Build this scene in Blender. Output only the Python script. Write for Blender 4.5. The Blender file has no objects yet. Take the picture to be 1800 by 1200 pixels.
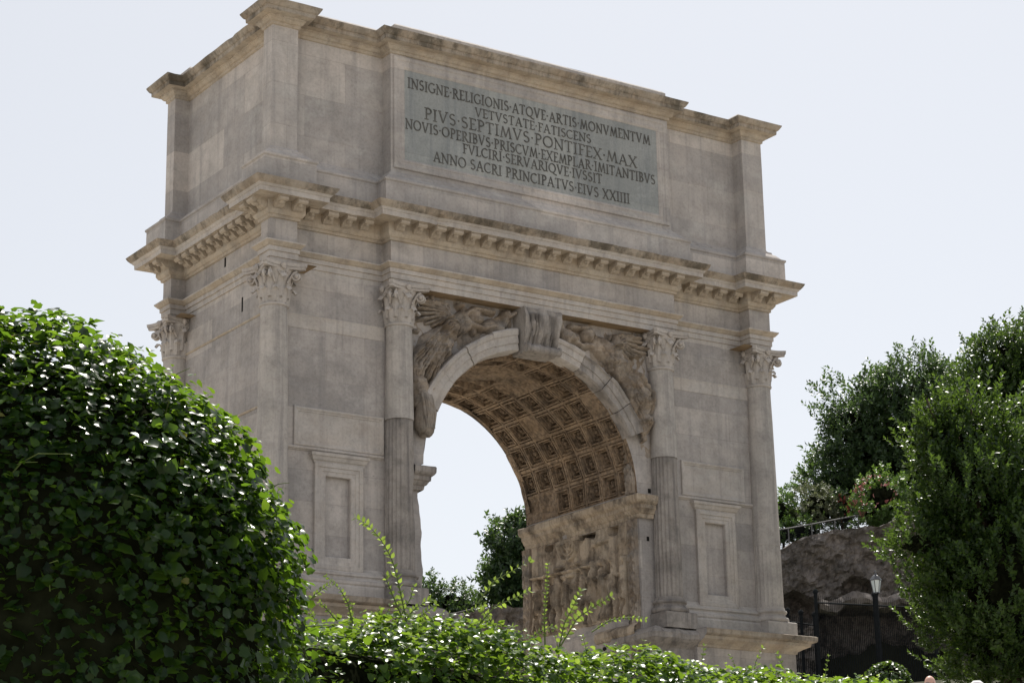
import bpy, bmesh, math, random
import numpy as np
from mathutils import Vector, Matrix, noise, Euler
random.seed(7); rng = np.random.default_rng(7)
R = math.radians; PI = math.pi
SC = bpy.context.scene
COL = SC.collection

# ------------------------------------------------------------------ camera, sky, sun, exposure
CAM = Vector((-25.1172, -36.0649, -4.0432))
FOCAL = 3798.43                                   # in pixels of an 1800 px wide picture
YAW, PITCH, ROLL = 0.5948, 0.2827, -0.0188
def _axes():
    f = Vector((math.sin(YAW)*math.cos(PITCH), math.cos(YAW)*math.cos(PITCH), math.sin(PITCH)))
    r = Vector((math.cos(YAW), -math.sin(YAW), 0)); u = r.cross(f)
    return (math.cos(ROLL)*r+math.sin(ROLL)*u, -math.sin(ROLL)*r+math.cos(ROLL)*u, f)
CR, CU, CF = _axes()
cam = bpy.data.cameras.new('camera'); camo = bpy.data.objects.new('camera', cam); COL.objects.link(camo)
camo.matrix_world = Matrix(((CR.x, CU.x, -CF.x, CAM.x), (CR.y, CU.y, -CF.y, CAM.y), (CR.z, CU.z, -CF.z, CAM.z), (0, 0, 0, 1)))
cam.sensor_width = 36; cam.lens = FOCAL/1800*36; cam.clip_end = 2000; cam.clip_start = .1
SC.camera = camo
def at(px, py, t):
    """point at depth t (metres along the view axis) seen at a pixel of the photograph"""
    px, py, t = float(px), float(py), float(t)
    return CAM + t*(CF + (px-900)/FOCAL*CR - (py-600)/FOCAL*CU)
FH = Vector((math.sin(YAW), math.cos(YAW), 0)); RH = Vector((math.cos(YAW), -math.sin(YAW), 0)); ZZ = Vector((0, 0, 1))

SUN_AZ, SUN_EL = R(44), R(60)
W = bpy.data.worlds.new('World'); SC.world = W; W.use_nodes = True
wn = W.node_tree; wn.nodes.clear()
sky = wn.nodes.new('ShaderNodeTexSky'); sky.sky_type = 'NISHITA'; sky.sun_disc = False
sky.sun_elevation = SUN_EL; sky.sun_rotation = SUN_AZ; sky.air_density = 1.0; sky.dust_density = 1.5; sky.ozone_density = 1.0
hs = wn.nodes.new('ShaderNodeHueSaturation'); hs.inputs['Saturation'].default_value = .38
bg = wn.nodes.new('ShaderNodeBackground'); bg.inputs['Strength'].default_value = .098
wo = wn.nodes.new('ShaderNodeOutputWorld')
hz = wn.nodes.new('ShaderNodeMix'); hz.data_type = 'RGBA'; hz.inputs[0].default_value = .42     # summer haze evens the sky out
hz.inputs[7].default_value = (5.95, 6.03, 6.22, 1)
wn.links.new(sky.outputs[0], hs.inputs['Color']); wn.links.new(hs.outputs[0], hz.inputs[6]); wn.links.new(hz.outputs[2], bg.inputs[0]); wn.links.new(bg.outputs[0], wo.inputs[0])
sd = Vector((math.sin(SUN_AZ)*math.cos(SUN_EL), math.cos(SUN_AZ)*math.cos(SUN_EL), math.sin(SUN_EL)))
sl = bpy.data.lights.new('sun', 'SUN'); sl.energy = 5.0; sl.angle = R(.5); sl.color = (1, .95, .87)
so = bpy.data.objects.new('sun', sl); COL.objects.link(so); so.rotation_euler = sd.to_track_quat('Z', 'Y').to_euler()
SC.view_settings.view_transform = 'Standard'; SC.view_settings.look = 'None'
SC.view_settings.exposure = 0.5; SC.view_settings.gamma = 1
SC.cycles.max_bounces = 8; SC.cycles.diffuse_bounces = 5; SC.cycles.transparent_max_bounces = 8

# ------------------------------------------------------------------ helpers
def tag(o, label=None, cat=None, group=None, kind=None):
    if label: o['label'] = label
    if cat: o['category'] = cat
    if group: o['group'] = group
    if kind: o['kind'] = kind
    return o
def empty(name, loc, label, cat, group=None):
    o = bpy.data.objects.new(name, None); COL.objects.link(o); o.location = loc; o.empty_display_size = .2
    return tag(o, label, cat, group)
def fbm(p, s=1., o=4):
    return noise.fractal(Vector(p)*s, 1.0, 2.0, o)
class MB:
    def __init__(s): s.v = []; s.f = []; s.m = []
    def add(s, vs, fs, m=0):
        b = len(s.v); s.v += [tuple(x) for x in vs]; s.f += [tuple(b+i for i in q) for q in fs]; s.m += [m]*len(fs); return s
    def poly(s, vs, m=0): return s.add(vs, [tuple(range(len(vs)))], m)
    def box(s, x0, x1, y0, y1, z0, z1, m=0, n=1):
        vs = [(x, y, z) for z in (z0, z1) for y in (y0, y1) for x in (x0, x1)]
        return s.add(vs, [(0, 2, 3, 1), (4, 5, 7, 6), (0, 1, 5, 4), (2, 6, 7, 3), (0, 4, 6, 2), (1, 3, 7, 5)], m)
    def grid(s, pts, nu, nv, m=0, flip=False, keep=None, wrapu=False):
        """pts: nv rows of nu points"""
        fs = []
        for j in range(nv-1):
            for i in range(nu if wrapu else nu-1):
                i2 = (i+1) % nu
                q = (j*nu+i, j*nu+i2, (j+1)*nu+i2, (j+1)*nu+i)
                if keep is None or keep(j, i): fs.append(q[::-1] if flip else q)
        return s.add(pts, fs, m)
    def lathe(s, prof, c=(0, 0, 0), n=32, m=0, rad=None):
        pts = []
        for r, z in prof:
            for k in range(n):
                a = 2*PI*k/n; rr = r*(rad(a, z) if rad else 1)
                pts.append((c[0]+rr*math.cos(a), c[1]+rr*math.sin(a), c[2]+z))
        return s.grid(pts, n, len(prof), m, wrapu=True)
    def tube(s, path, rad, n=6, m=0, cap=True):
        path = [Vector(p) for p in path]; k = len(path)
        rs = rad if hasattr(rad, '__len__') else [rad]*k
        pts = []; prev = None
        for i, p in enumerate(path):
            d = (path[min(i+1, k-1)]-path[max(i-1, 0)]).normalized()
            a = d.cross(Vector((.31, .2, .93))) if prev is None else prev-d*prev.dot(d)
            if a.length < 1e-5: a = d.cross(Vector((1, 0, 0)))
            a.normalize(); prev = a; b = d.cross(a)
            pts += [p+rs[i]*(math.cos(2*PI*j/n)*a+math.sin(2*PI*j/n)*b) for j in range(n)]
        b0 = len(s.v); s.grid(pts, n, k, m, wrapu=True)
        if cap:
            s.f.append(tuple(b0+j for j in range(n))[::-1]); s.f.append(tuple(b0+(k-1)*n+j for j in range(n))); s.m += [m, m]
        return s
    def lump(s, c, r, seed=0, amp=.25, n=(10, 7), m=0, f=2.):
        pts = []
        nu, nv = n
        for j in range(nv):
            ph = PI*(j+.02)/(nv-.96)
            for i in range(nu):
                a = 2*PI*i/nu; d = Vector((math.sin(ph)*math.cos(a), math.sin(ph)*math.sin(a), math.cos(ph)))
                k = 1+amp*noise.noise(d*f+Vector((seed*3.7, seed*1.3, 0)))
                pts.append((c[0]+r[0]*d.x*k, c[1]+r[1]*d.y*k, c[2]+r[2]*d.z*k))
        return s.grid(pts, nu, nv, m, flip=True, wrapu=True)
    def sweep(s, path, prof, closed=False, seg=.22, amp=.006, chip=0., mats=None, seed=0.):
        """path: plan points walked with the outside on the right-hand side; prof: (offset, z)"""
        n = len(path); P = [Vector((p[0], p[1])) for p in path]
        ne = n if closed else n-1
        nor = []
        for i in range(ne):
            d = (P[(i+1) % n]-P[i]).normalized(); nor.append(Vector((d.y, -d.x)))
        def offp(i, o):
            if closed: a, b = nor[(i-1) % n], nor[i]
            else: a = nor[max(i-1, 0)]; b = nor[min(i, ne-1)]
            if a.dot(b) > .99: return P[i]+a*o
            m = (a+b); return P[i]+m*(o/(1+a.dot(b)))
        rows = []
        for (o, z) in prof:
            row = []
            for i in range(ne):
                A, B = offp(i, o), offp((i+1) % n, o)
                L = (P[(i+1) % n]-P[i]).length; k = max(1, int(round(L/seg)))
                for j in range(k):
                    q = A.lerp(B, j/k); row.append((q.x, q.y, z, nor[i]))
            if not closed:
                q = offp(n-1, o); row.append((q.x, q.y, z, nor[-1]))
            rows.append(row)
        nu = len(rows[0]); pts = []
        for (o, z), row in zip(prof, rows):
            for (x, y, zz, nn) in row:
                v = Vector((x, y, zz)); d = amp*fbm(v+Vector((seed, 0, 0)), 2.3, 4)
                if chip:
                    c = noise.noise(v*2.7+Vector((seed, 9, 3)))
                    if c > .36 and o > 0: d -= chip*(c-.36)*4
                pts.append((x+nn.x*d, y+nn.y*d, zz+.6*amp*noise.noise(v*3.1+Vector((5, 5, seed)))))
        for j in range(len(prof)-1):
            rowpts = pts[j*nu:(j+2)*nu]
            s.grid(rowpts, nu, 2, mats[j] if mats else 0, wrapu=closed)
        return s
    def build(s, name, mats, parent=None, smooth=False, weld=False):
        me = bpy.data.meshes.new(name); me.from_pydata(s.v, [], s.f)
        for m in (mats if isinstance(mats, (list, tuple)) else [mats]): me.materials.append(m)
        if any(s.m): me.polygons.foreach_set('material_index', s.m)
        if smooth: me.polygons.foreach_set('use_smooth', [True]*len(s.f))
        if weld:
            bm = bmesh.new(); bm.from_mesh(me); bmesh.ops.remove_doubles(bm, verts=bm.verts, dist=.0004); bm.to_mesh(me); bm.free()
        me.update(); o = bpy.data.objects.new(name, me); COL.objects.link(o)
        if parent: o.parent = parent; o.matrix_parent_inverse = Matrix.Translation(-parent.matrix_world.translation if parent.type != 'EMPTY' else -parent.location)
        return o
def smooth_angle(o, deg=35):
    me = o.data; me.polygons.foreach_set('use_smooth', [True]*len(me.polygons))
    me.set_sharp_from_angle(angle=R(deg)); return o

# ------------------------------------------------------------------ materials
def new_mat(name):
    m = bpy.data.materials.new(name); m.use_nodes = True; nt = m.node_tree; nt.nodes.clear()
    out = nt.nodes.new('ShaderNodeOutputMaterial'); b = nt.nodes.new('ShaderNodeBsdfPrincipled')
    nt.links.new(b.outputs[0], out.inputs[0]); return m, nt, b, out
class NT:
    def __init__(s, nt): s.nt = nt; s.L = nt.links.new
    def n(s, t, **kw):
        x = s.nt.nodes.new(t)
        for k, v in kw.items(): setattr(x, k, v)
        return x
    def noise(s, vec, scale, detail=5, rough=.6, dist=0):
        x = s.n('ShaderNodeTexNoise'); x.inputs['Scale'].default_value = scale; x.inputs['Detail'].default_value = detail
        x.inputs['Roughness'].default_value = rough; x.inputs['Distortion'].default_value = dist; s.L(vec, x.inputs['Vector']); return x.outputs['Fac']
    def ramp(s, fac, stops):
        x = s.n('ShaderNodeValToRGB'); e = x.color_ramp.elements
        while len(e) < len(stops): e.new(.5)
        for el, (p, c) in zip(e, stops): el.position = p; el.color = (c, c, c, 1) if not hasattr(c, '__len__') else (*c, 1)
        s.L(fac, x.inputs[0]); return x.outputs[0]
    def mix(s, fac, a, b, mode='MIX'):
        x = s.n('ShaderNodeMix', data_type='RGBA', blend_type=mode)
        for sock, v in ((x.inputs[0], fac), (x.inputs[6], a), (x.inputs[7], b)):
            if hasattr(v, 'is_linked'): s.L(v, sock)
            elif hasattr(v, '__len__'): sock.default_value = (*v, 1)
            else: sock.default_value = v
        return x.outputs[2]
    def mapping(s, vec, scale=(1, 1, 1), loc=(0, 0, 0)):
        x = s.n('ShaderNodeMapping'); x.inputs['Scale'].default_value = scale; x.inputs['Location'].default_value = loc
        s.L(vec, x.inputs['Vector']); return x.outputs[0]
    def math(s, op, a, b=0., c=None):
        x = s.n('ShaderNodeMath', operation=op)
        for i, v in enumerate((a, b) if c is None else (a, b, c)):
            if hasattr(v, 'is_linked'): s.L(v, x.inputs[i])
            else: x.inputs[i].default_value = v
        return x.outputs[0]
    def bump(s, h, strength, dist, b):
        x = s.n('ShaderNodeBump'); x.inputs['Strength'].default_value = strength; x.inputs['Distance'].default_value = dist
        s.L(h, x.inputs['Height']); s.L(x.outputs[0], b.inputs['Normal'])
def stone(name, base, alt, dark=(.1, .09, .08), darkamt=.5, streak=.35, ochre=0., blocks=None, grain=18, bump=.5, rust=(.36, .24, .13), black=0., carve=0.):
    m, nt, b, out = new_mat(name); k = NT(nt)
    co = k.n('ShaderNodeTexCoord').outputs['Object']
    big = k.noise(co, .55, 6, .62, .3); mid = k.noise(k.mapping(co, loc=(7, 3, 1)), 2.2, 9, .68); fine = k.noise(co, grain, 8, .7)
    c = k.mix(k.ramp(big, [(.38, 0.), (.62, 1.)]), base, alt)
    if blocks:
        sep = k.n('ShaderNodeSeparateXYZ'); k.L(co, sep.inputs[0]); com = k.n('ShaderNodeCombineXYZ')
        k.L(k.math('ADD', sep.outputs[0], sep.outputs[1]), com.inputs[0]); k.L(sep.outputs[2], com.inputs[1])
        br = k.n('ShaderNodeTexBrick'); br.inputs['Scale'].default_value = 1; br.inputs['Brick Width'].default_value = blocks[0]; br.inputs['Row Height'].default_value = blocks[1]
        br.inputs['Mortar Size'].default_value = .007; br.inputs['Mortar Smooth'].default_value = .5; br.inputs['Bias'].default_value = -.1
        br.inputs['Color1'].default_value = (.62, .625, .64, 1); br.inputs['Color2'].default_value = (1.16, 1.13, 1.09, 1); br.inputs['Mortar'].default_value = (.58, .56, .53, 1)
        k.L(k.mapping(com.outputs[0], loc=(blocks[2], blocks[3], 0)), br.inputs['Vector'])
        c = k.mix(.6, c, br.outputs['Color'], 'MULTIPLY')
    pt = k.noise(k.mapping(co, (1, 1, 1.3), (21, 5, 8)), 1.15, 10, .72)
    c = k.mix(k.math('MULTIPLY', k.ramp(pt, [(.52, 0.), (.62, 1.)]), .26), c, tuple(min(.62, x*1.22) for x in base))
    c = k.mix(k.math('MULTIPLY', k.ramp(mid, [(.45, 0.), (.66, 1.)]), darkamt), c, dark)
    st = k.noise(k.mapping(co, (3.4, 3.4, .16)), 1.6, 8, .66)
    c = k.mix(k.math('MULTIPLY', k.ramp(st, [(.5, 0.), (.66, 1.)]), streak), c, (dark[0]*1.1, dark[1]*1.1, dark[2]*1.15))
    if ochre:
        oc = k.noise(k.mapping(co, (1, 1, 2.2), (3, 11, 5)), 1.3, 7, .68)
        c = k.mix(k.math('MULTIPLY', k.ramp(oc, [(.4, 0.), (.64, 1.)]), ochre), c, rust)
    if black:
        bl = k.noise(k.mapping(co, (1.1, 1.1, .5), (1, 2, 9)), 1.1, 9, .75)
        c = k.mix(k.math('MULTIPLY', k.ramp(bl, [(.48, 0.), (.60, 1.)]), black), c, (.022, .022, .017))
    pit = k.noise(k.mapping(co, (1, 1, 1), (2, 8, 31)), 5.5, 10, .78)
    c = k.mix(k.math('MULTIPLY', k.ramp(pit, [(.62, 0.), (.70, 1.)]), .55), c, tuple(x*.6 for x in dark))
    fr = k.ramp(fine, [(.25, .78), (.5, 1.), (.8, 1.08)])
    c = k.mix(1., c, fr, 'MULTIPLY')
    h = k.math('ADD', k.math('MULTIPLY', fine, .35), k.math('ADD', mid, k.math('MULTIPLY', st, .3)))
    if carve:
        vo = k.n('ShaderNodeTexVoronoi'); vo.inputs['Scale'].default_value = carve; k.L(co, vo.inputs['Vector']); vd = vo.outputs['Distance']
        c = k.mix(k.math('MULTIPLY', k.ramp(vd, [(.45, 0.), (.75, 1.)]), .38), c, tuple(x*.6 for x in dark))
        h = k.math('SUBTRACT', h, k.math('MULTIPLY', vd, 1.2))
    k.L(c, b.inputs['Base Color']); b.inputs['Roughness'].default_value = .92; b.inputs['Specular IOR Level'].default_value = .15
    k.bump(h, bump, .03, b); return m
M = {}
M['wall'] = stone('arch_wall_stone', (.50, .468, .45), (.40, .378, .366), (.18, .175, .173), .42, .38, .06, (1.72, .62, .3, .18))
M['attic'] = stone('attic_stone', (.535, .498, .475), (.445, .42, .405), (.21, .204, .2), .36, .38, .06, (1.9, .9, .4, .25))
M['trav'] = stone('travertine', (.51, .477, .45), (.44, .415, .395), (.24, .226, .215), .4, .45, .14)
M['shaft'] = stone('column_stone', (.49, .455, .425), (.41, .388, .368), (.2, .19, .182), .45, .6, .05)
M['flute'] = stone('old_marble', (.38, .35, .325), (.29, .27, .255), (.12, .113, .11), .6, .75, .06)
M['ochre'] = stone('ochre_stained_stone', (.48, .42, .345), (.42, .375, .32), (.19, .17, .15), .5, .45, .36, rust=(.40, .295, .19))
M['cyma'] = stone('weathered_cornice_stone', (.40, .355, .30), (.33, .295, .255), (.12, .105, .085), .6, .6, .25, black=.62)
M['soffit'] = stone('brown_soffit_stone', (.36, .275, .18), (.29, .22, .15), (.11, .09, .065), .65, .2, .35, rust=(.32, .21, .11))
M['relief'] = stone('relief_marble', (.40, .35, .30), (.29, .265, .24), (.075, .068, .062), .9, .6, .3, rust=(.36, .24, .13), bump=.7)
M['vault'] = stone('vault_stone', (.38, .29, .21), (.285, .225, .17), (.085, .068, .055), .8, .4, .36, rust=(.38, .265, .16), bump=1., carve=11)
M['panel'] = stone('passage_relief_stone', (.52, .445, .355), (.40, .345, .28), (.06, .052, .046), .92, .6, .22, rust=(.40, .27, .155), bump=.9)
M['slab'] = stone('inscription_slab', (.36, .375, .372), (.30, .318, .32), (.18, .196, .2), .4, .6, .0, (2.2, 2.1, .1, .27))
M['rock'] = stone('ruin_masonry', (.25, .222, .205), (.16, .148, .14), (.04, .037, .036), .7, .5, .2, rust=(.17, .13, .10), grain=7, bump=1.)
def flat(name, col, rough=.7, metal=0., spec=.3, nz=0.):
    m, nt, b, out = new_mat(name); k = NT(nt)
    co = k.n('ShaderNodeTexCoord').outputs['Object']
    c = k.mix(k.ramp(k.noise(co, 9, 6), [(.3, 0.), (.7, 1.)]), tuple(x*(1-nz) for x in col), tuple(x*(1+nz) for x in col))
    k.L(c, b.inputs['Base Color']); b.inputs['Roughness'].default_value = rough; b.inputs['Metallic'].default_value = metal; b.inputs['Specular IOR Level'].default_value = spec
    return m
M['letter'] = flat('dark_lettering', (.10, .098, .092), .8, nz=.5)
M['hole_shade'] = flat('painted_hole_shade', (.012, .011, .01), .95)  # near-black colour stands for the shade inside slits and sockets
M['iron'] = flat('dark_iron', (.012, .014, .016), .9, spec=.1, nz=.3)
M['steel'] = flat('grey_steel', (.13, .13, .13), .75, .0, nz=.2)
M['glass'] = flat('lantern_glass', (.62, .68, .68), .2, spec=.5, nz=.1)
M['skin'] = flat('skin', (.58, .36, .29), .5, nz=.08)
M['cloth'] = flat('shirt_cloth', (.30, .32, .38), .9, nz=.12)
M['cap'] = flat('white_cap_cloth', (.75, .76, .74), .9, nz=.06)
M['trouser'] = flat('trouser_cloth', (.07, .075, .09), .9, nz=.15)
M['hair'] = flat('grey_hair', (.25, .23, .21), .8, nz=.3)
M['bark'] = flat('bark', (.07, .05, .035), .95, nz=.5)
M['stem'] = flat('green_stem', (.10, .14, .035), .7, nz=.3)
M['core'] = flat('foliage_shade', (.012, .014, .008), 1., spec=.0, nz=.5)  # near-black colour stands for deep shade inside foliage
def leaf(name, a, b_, trans=(.22, .36, .05), tw=.35, rough=.33, spec=.5):
    m, nt, b, out = new_mat(name); k = NT(nt)
    g = k.n('ShaderNodeNewGeometry').outputs['Random Per Island']
    c = k.mix(g, a, b_); k.L(c, b.inputs['Base Color'])
    b.inputs['Roughness'].default_value = rough; b.inputs['Specular IOR Level'].default_value = spec
    t = k.n('ShaderNodeBsdfTranslucent'); k.L(k.mix(g, tuple(x*.65 for x in trans), trans), t.inputs[0])
    mx = k.n('ShaderNodeMixShader'); mx.inputs[0].default_value = tw
    k.L(b.outputs[0], mx.inputs[1]); k.L(t.outputs[0], mx.inputs[2]); k.L(mx.outputs[0], out.inputs[0]); return m
M['ivy'] = leaf('ivy_leaf', (.005, .018, .006), (.018, .046, .009), (.20, .37, .024), .36, .30, .25)
M['ivy2'] = leaf('hedge_leaf', (.022, .06, .010), (.05, .10, .014), (.27, .44, .03), .38, .3, .22)
M['yellow'] = leaf('yellowing_leaf', (.07, .09, .015), (.15, .14, .025), (.5, .5, .06), .35, .45)
M['sprig'] = leaf('shoot_leaf', (.09, .16, .025), (.15, .23, .04), (.42, .58, .08), .42, .4)
M['oak'] = leaf('evergreen_leaf', (.012, .032, .011), (.045, .085, .018), (.15, .25, .03), .34, .36, .35)
M['far'] = leaf('far_leaf', (.018, .044, .017), (.048, .082, .032), (.16, .27, .055), .3, .42, .4)
M['fresh'] = leaf('shrub_leaf', (.045, .10, .022), (.085, .145, .035), (.2, .34, .05), .3, .45)
M['olive'] = leaf('grey_shrub_leaf', (.09, .11, .06), (.15, .16, .09), (.2, .24, .1), .25, .6)
M['pink'] = leaf('pink_flower', (.38, .12, .12), (.50, .25, .23), (.6, .24, .24), .3, .6)
M['red'] = leaf('red_flower', (.3, .05, .05), (.4, .14, .1), (.4, .1, .08), .3, .6)
def ground_mat():
    m, nt, b, out = new_mat('ground'); k = NT(nt); co = k.n('ShaderNodeTexCoord').outputs['Object']
    n1 = k.noise(co, .25, 8, .6); n2 = k.noise(co, 6, 8, .7)
    c = k.mix(k.ramp(n1, [(.4, 0.), (.6, 1.)]), (.43, .39, .33), (.36, .33, .28)); c = k.mix(1., c, k.ramp(n2, [(.2, .7), (.7, 1.1)]), 'MULTIPLY')
    sep = k.n('ShaderNodeSeparateXYZ'); k.L(co, sep.inputs[0])
    c = k.mix(k.ramp(k.math('MULTIPLY', sep.outputs[2], .1), [(.2, 0.), (.45, 1.)]), c, (.035, .038, .022))  # upper slope soil, darkened to stand in for tree shade
    k.L(c, b.inputs['Base Color']); b.inputs['Roughness'].default_value = 1; b.inputs['Specular IOR Level'].default_value = .1; k.bump(n2, .6, .05, b); return m
M['ground'] = ground_mat()

# ------------------------------------------------------------------ ground
def sstep(a, b, x):
    t = min(1, max(0, (x-a)/(b-a))); return t*t*(3-2*t)
def ground_z(x, y):
    d = Vector((x, y, 0))-Vector((CAM.x, CAM.y, 0)); h = d.dot(FH); l = d.dot(RH)
    z = -5.6+5.6*sstep(6, 40, h)
    z += 4.55*sstep(59, 69, h)+4.35*sstep(80.5, 83.5, h)*(.9+.1*sstep(0, 6, l))
    return z + .12*noise.noise(Vector((x*.3, y*.3, 0)))*sstep(55, 60, h)
g = MB(); N = 150; pts = []
def gx(i): t = (i/(N-1)-.5)*2; return math.copysign(abs(t)**2.2, t)*420
for j in range(N):
    for i in range(N):
        x, y = gx(i)+5, gx(j)+5; pts.append((x, y, ground_z(x, y)))
g.grid(pts, N, N)
tag(g.build('ground', M['ground'], smooth=True), kind='structure')

# ------------------------------------------------------------------ the arch
D = 4.956
ARCH = empty('triumphal_arch', (0, D/2, 0), 'weathered pale stone triumphal arch with one coffered vault and a Latin inscription on its attic', 'arch')
def part(mb, name, mats, parent=None, smooth=None, weld=False):
    o = mb.build(name, mats, ARCH if parent is None else parent, weld=weld)
    if smooth: smooth_angle(o, smooth)
    return o
REC = .35
def plan(cx=3.66, w=.586, wl=.384, X=6.44):
    a = X-REC
    fr = [(-X, 0), (-X+w, 0), (-X+w, REC), (-cx, REC), (-cx, 0), (cx, 0), (cx, REC), (X-w, REC), (X-w, 0), (X, 0)]
    rt = [(X, wl), (a, wl), (a, D-wl), (X, D-wl)]
    bk = [(-x, D-y) for x, y in fr]; lf = [(-x, D-y) for x, y in rt]
    return fr+rt+bk+lf
PLAN = plan()
PL2 = plan(3.66, .60, .40, 6.43)
# attic -----------------------------------------------------------
a = MB(); a.sweep(PLAN, [(0, 11.8), (0, 12.4), (0, 13.1), (0, 13.8), (0, 14.6)], True, .5, .004); part(a, 'attic_wall', M['attic'])
a = MB(); a.sweep(PLAN, [(.29, 10.9), (.292, 11.2), (.29, 11.50), (.318, 11.525), (.318, 11.565), (.25, 11.575), (.235, 11.60), (.215, 11.63), (.15, 11.70), (.10, 11.73), (.085, 11.78), (.03, 11.80), (.0, 11.85), (-.05, 11.86)], True, .3, .006, .012)
part(a, 'attic_plinth', M['attic'])
a = MB(); a.sweep(PLAN, [(-.02, 14.47), (.035, 14.49), (.04, 14.545), (.075, 14.56), (.115, 14.61), (.135, 14.62), (.135, 14.66), (.265, 14.675), (.275, 14.685), (.28, 14.765), (.305, 14.775), (.325, 14.80), (.365, 14.865), (.372, 14.895), (.33, 14.91), (-.3, 14.93)], True, .22, .009, .03,
    mats=[0, 0, 0, 0, 0, 0, 0, 1, 1, 1, 1, 1, 1, 1, 1]); part(a, 'attic_cornice', [M['ochre'], M['cyma']])
bc = MB()
def blk(x0, x1, y0, y1, z1, ch=.04, sd_=0):
    mb = MB(); nx = max(2, int((x1-x0)/.5)); 
    mb.sweep([(x0, y0), (x1, y0), (x1, y1), (x0, y1)], [(0, 14.86), (0, z1-ch), (-ch, z1)], True, .4, .008, .02, seed=sd_)
    mb.poly([(x0+ch, y0+ch, z1), (x1-ch, y0+ch, z1), (x1-ch, y1-ch, z1), (x0+ch, y1-ch, z1)])
    return mb
for i, (x0, x1, y0, y1, z1) in enumerate([(-3.5, 3.75, .12, D-.12, 15.27), (-5.45, -3.55, .40, D-.4, 15.17), (3.9, 5.6, .40, D-.4, 15.13), (5.88, 6.3, .12, .75, 15.19), (-6.3, -5.55, .16, .85, 15.08), (-6.3, -5.7, D-.75, D-.12, 15.16), (5.7, 6.3, D-.75, D-.12, 15.2), (-6.0, -5.5, .95, D-.9, 15.05)]):
    part(blk(x0, x1, y0, y1, z1, .05, i), 'blocking_stone', M['trav'])
# inscription -----------------------------------------------------
sl_ = MB(); sl_.box(-3.33, 3.33, -.004, .05, 12.15, 14.17)
SLAB = part(sl_, 'inscription_panel', M['slab'])
fr = MB(); lv = [(3.60, 0, 0), (3.60, -.03, 0), (3.585, -.045, 0), (3.52, -.045, 0), (3.50, -.028, 0), (3.42, -.026, 0), (3.40, -.036, 0), (3.37, -.034, 0), (3.33, -.012, 0), (3.325, -.0035, 0)]
prev = None
for (hx, y, _) in lv:
    d = 3.6-hx; ring = [(-hx, y, 11.93+d*.85), (hx, y, 11.93+d*.85), (hx, y, 14.445-d), (-hx, y, 14.445-d)]
    if prev:
        for i in range(4): fr.poly([prev[i], prev[(i+1) % 4], ring[(i+1) % 4], ring[i]])
    prev = ring
part(fr, 'panel_frame', M['attic'], SLAB)
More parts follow.
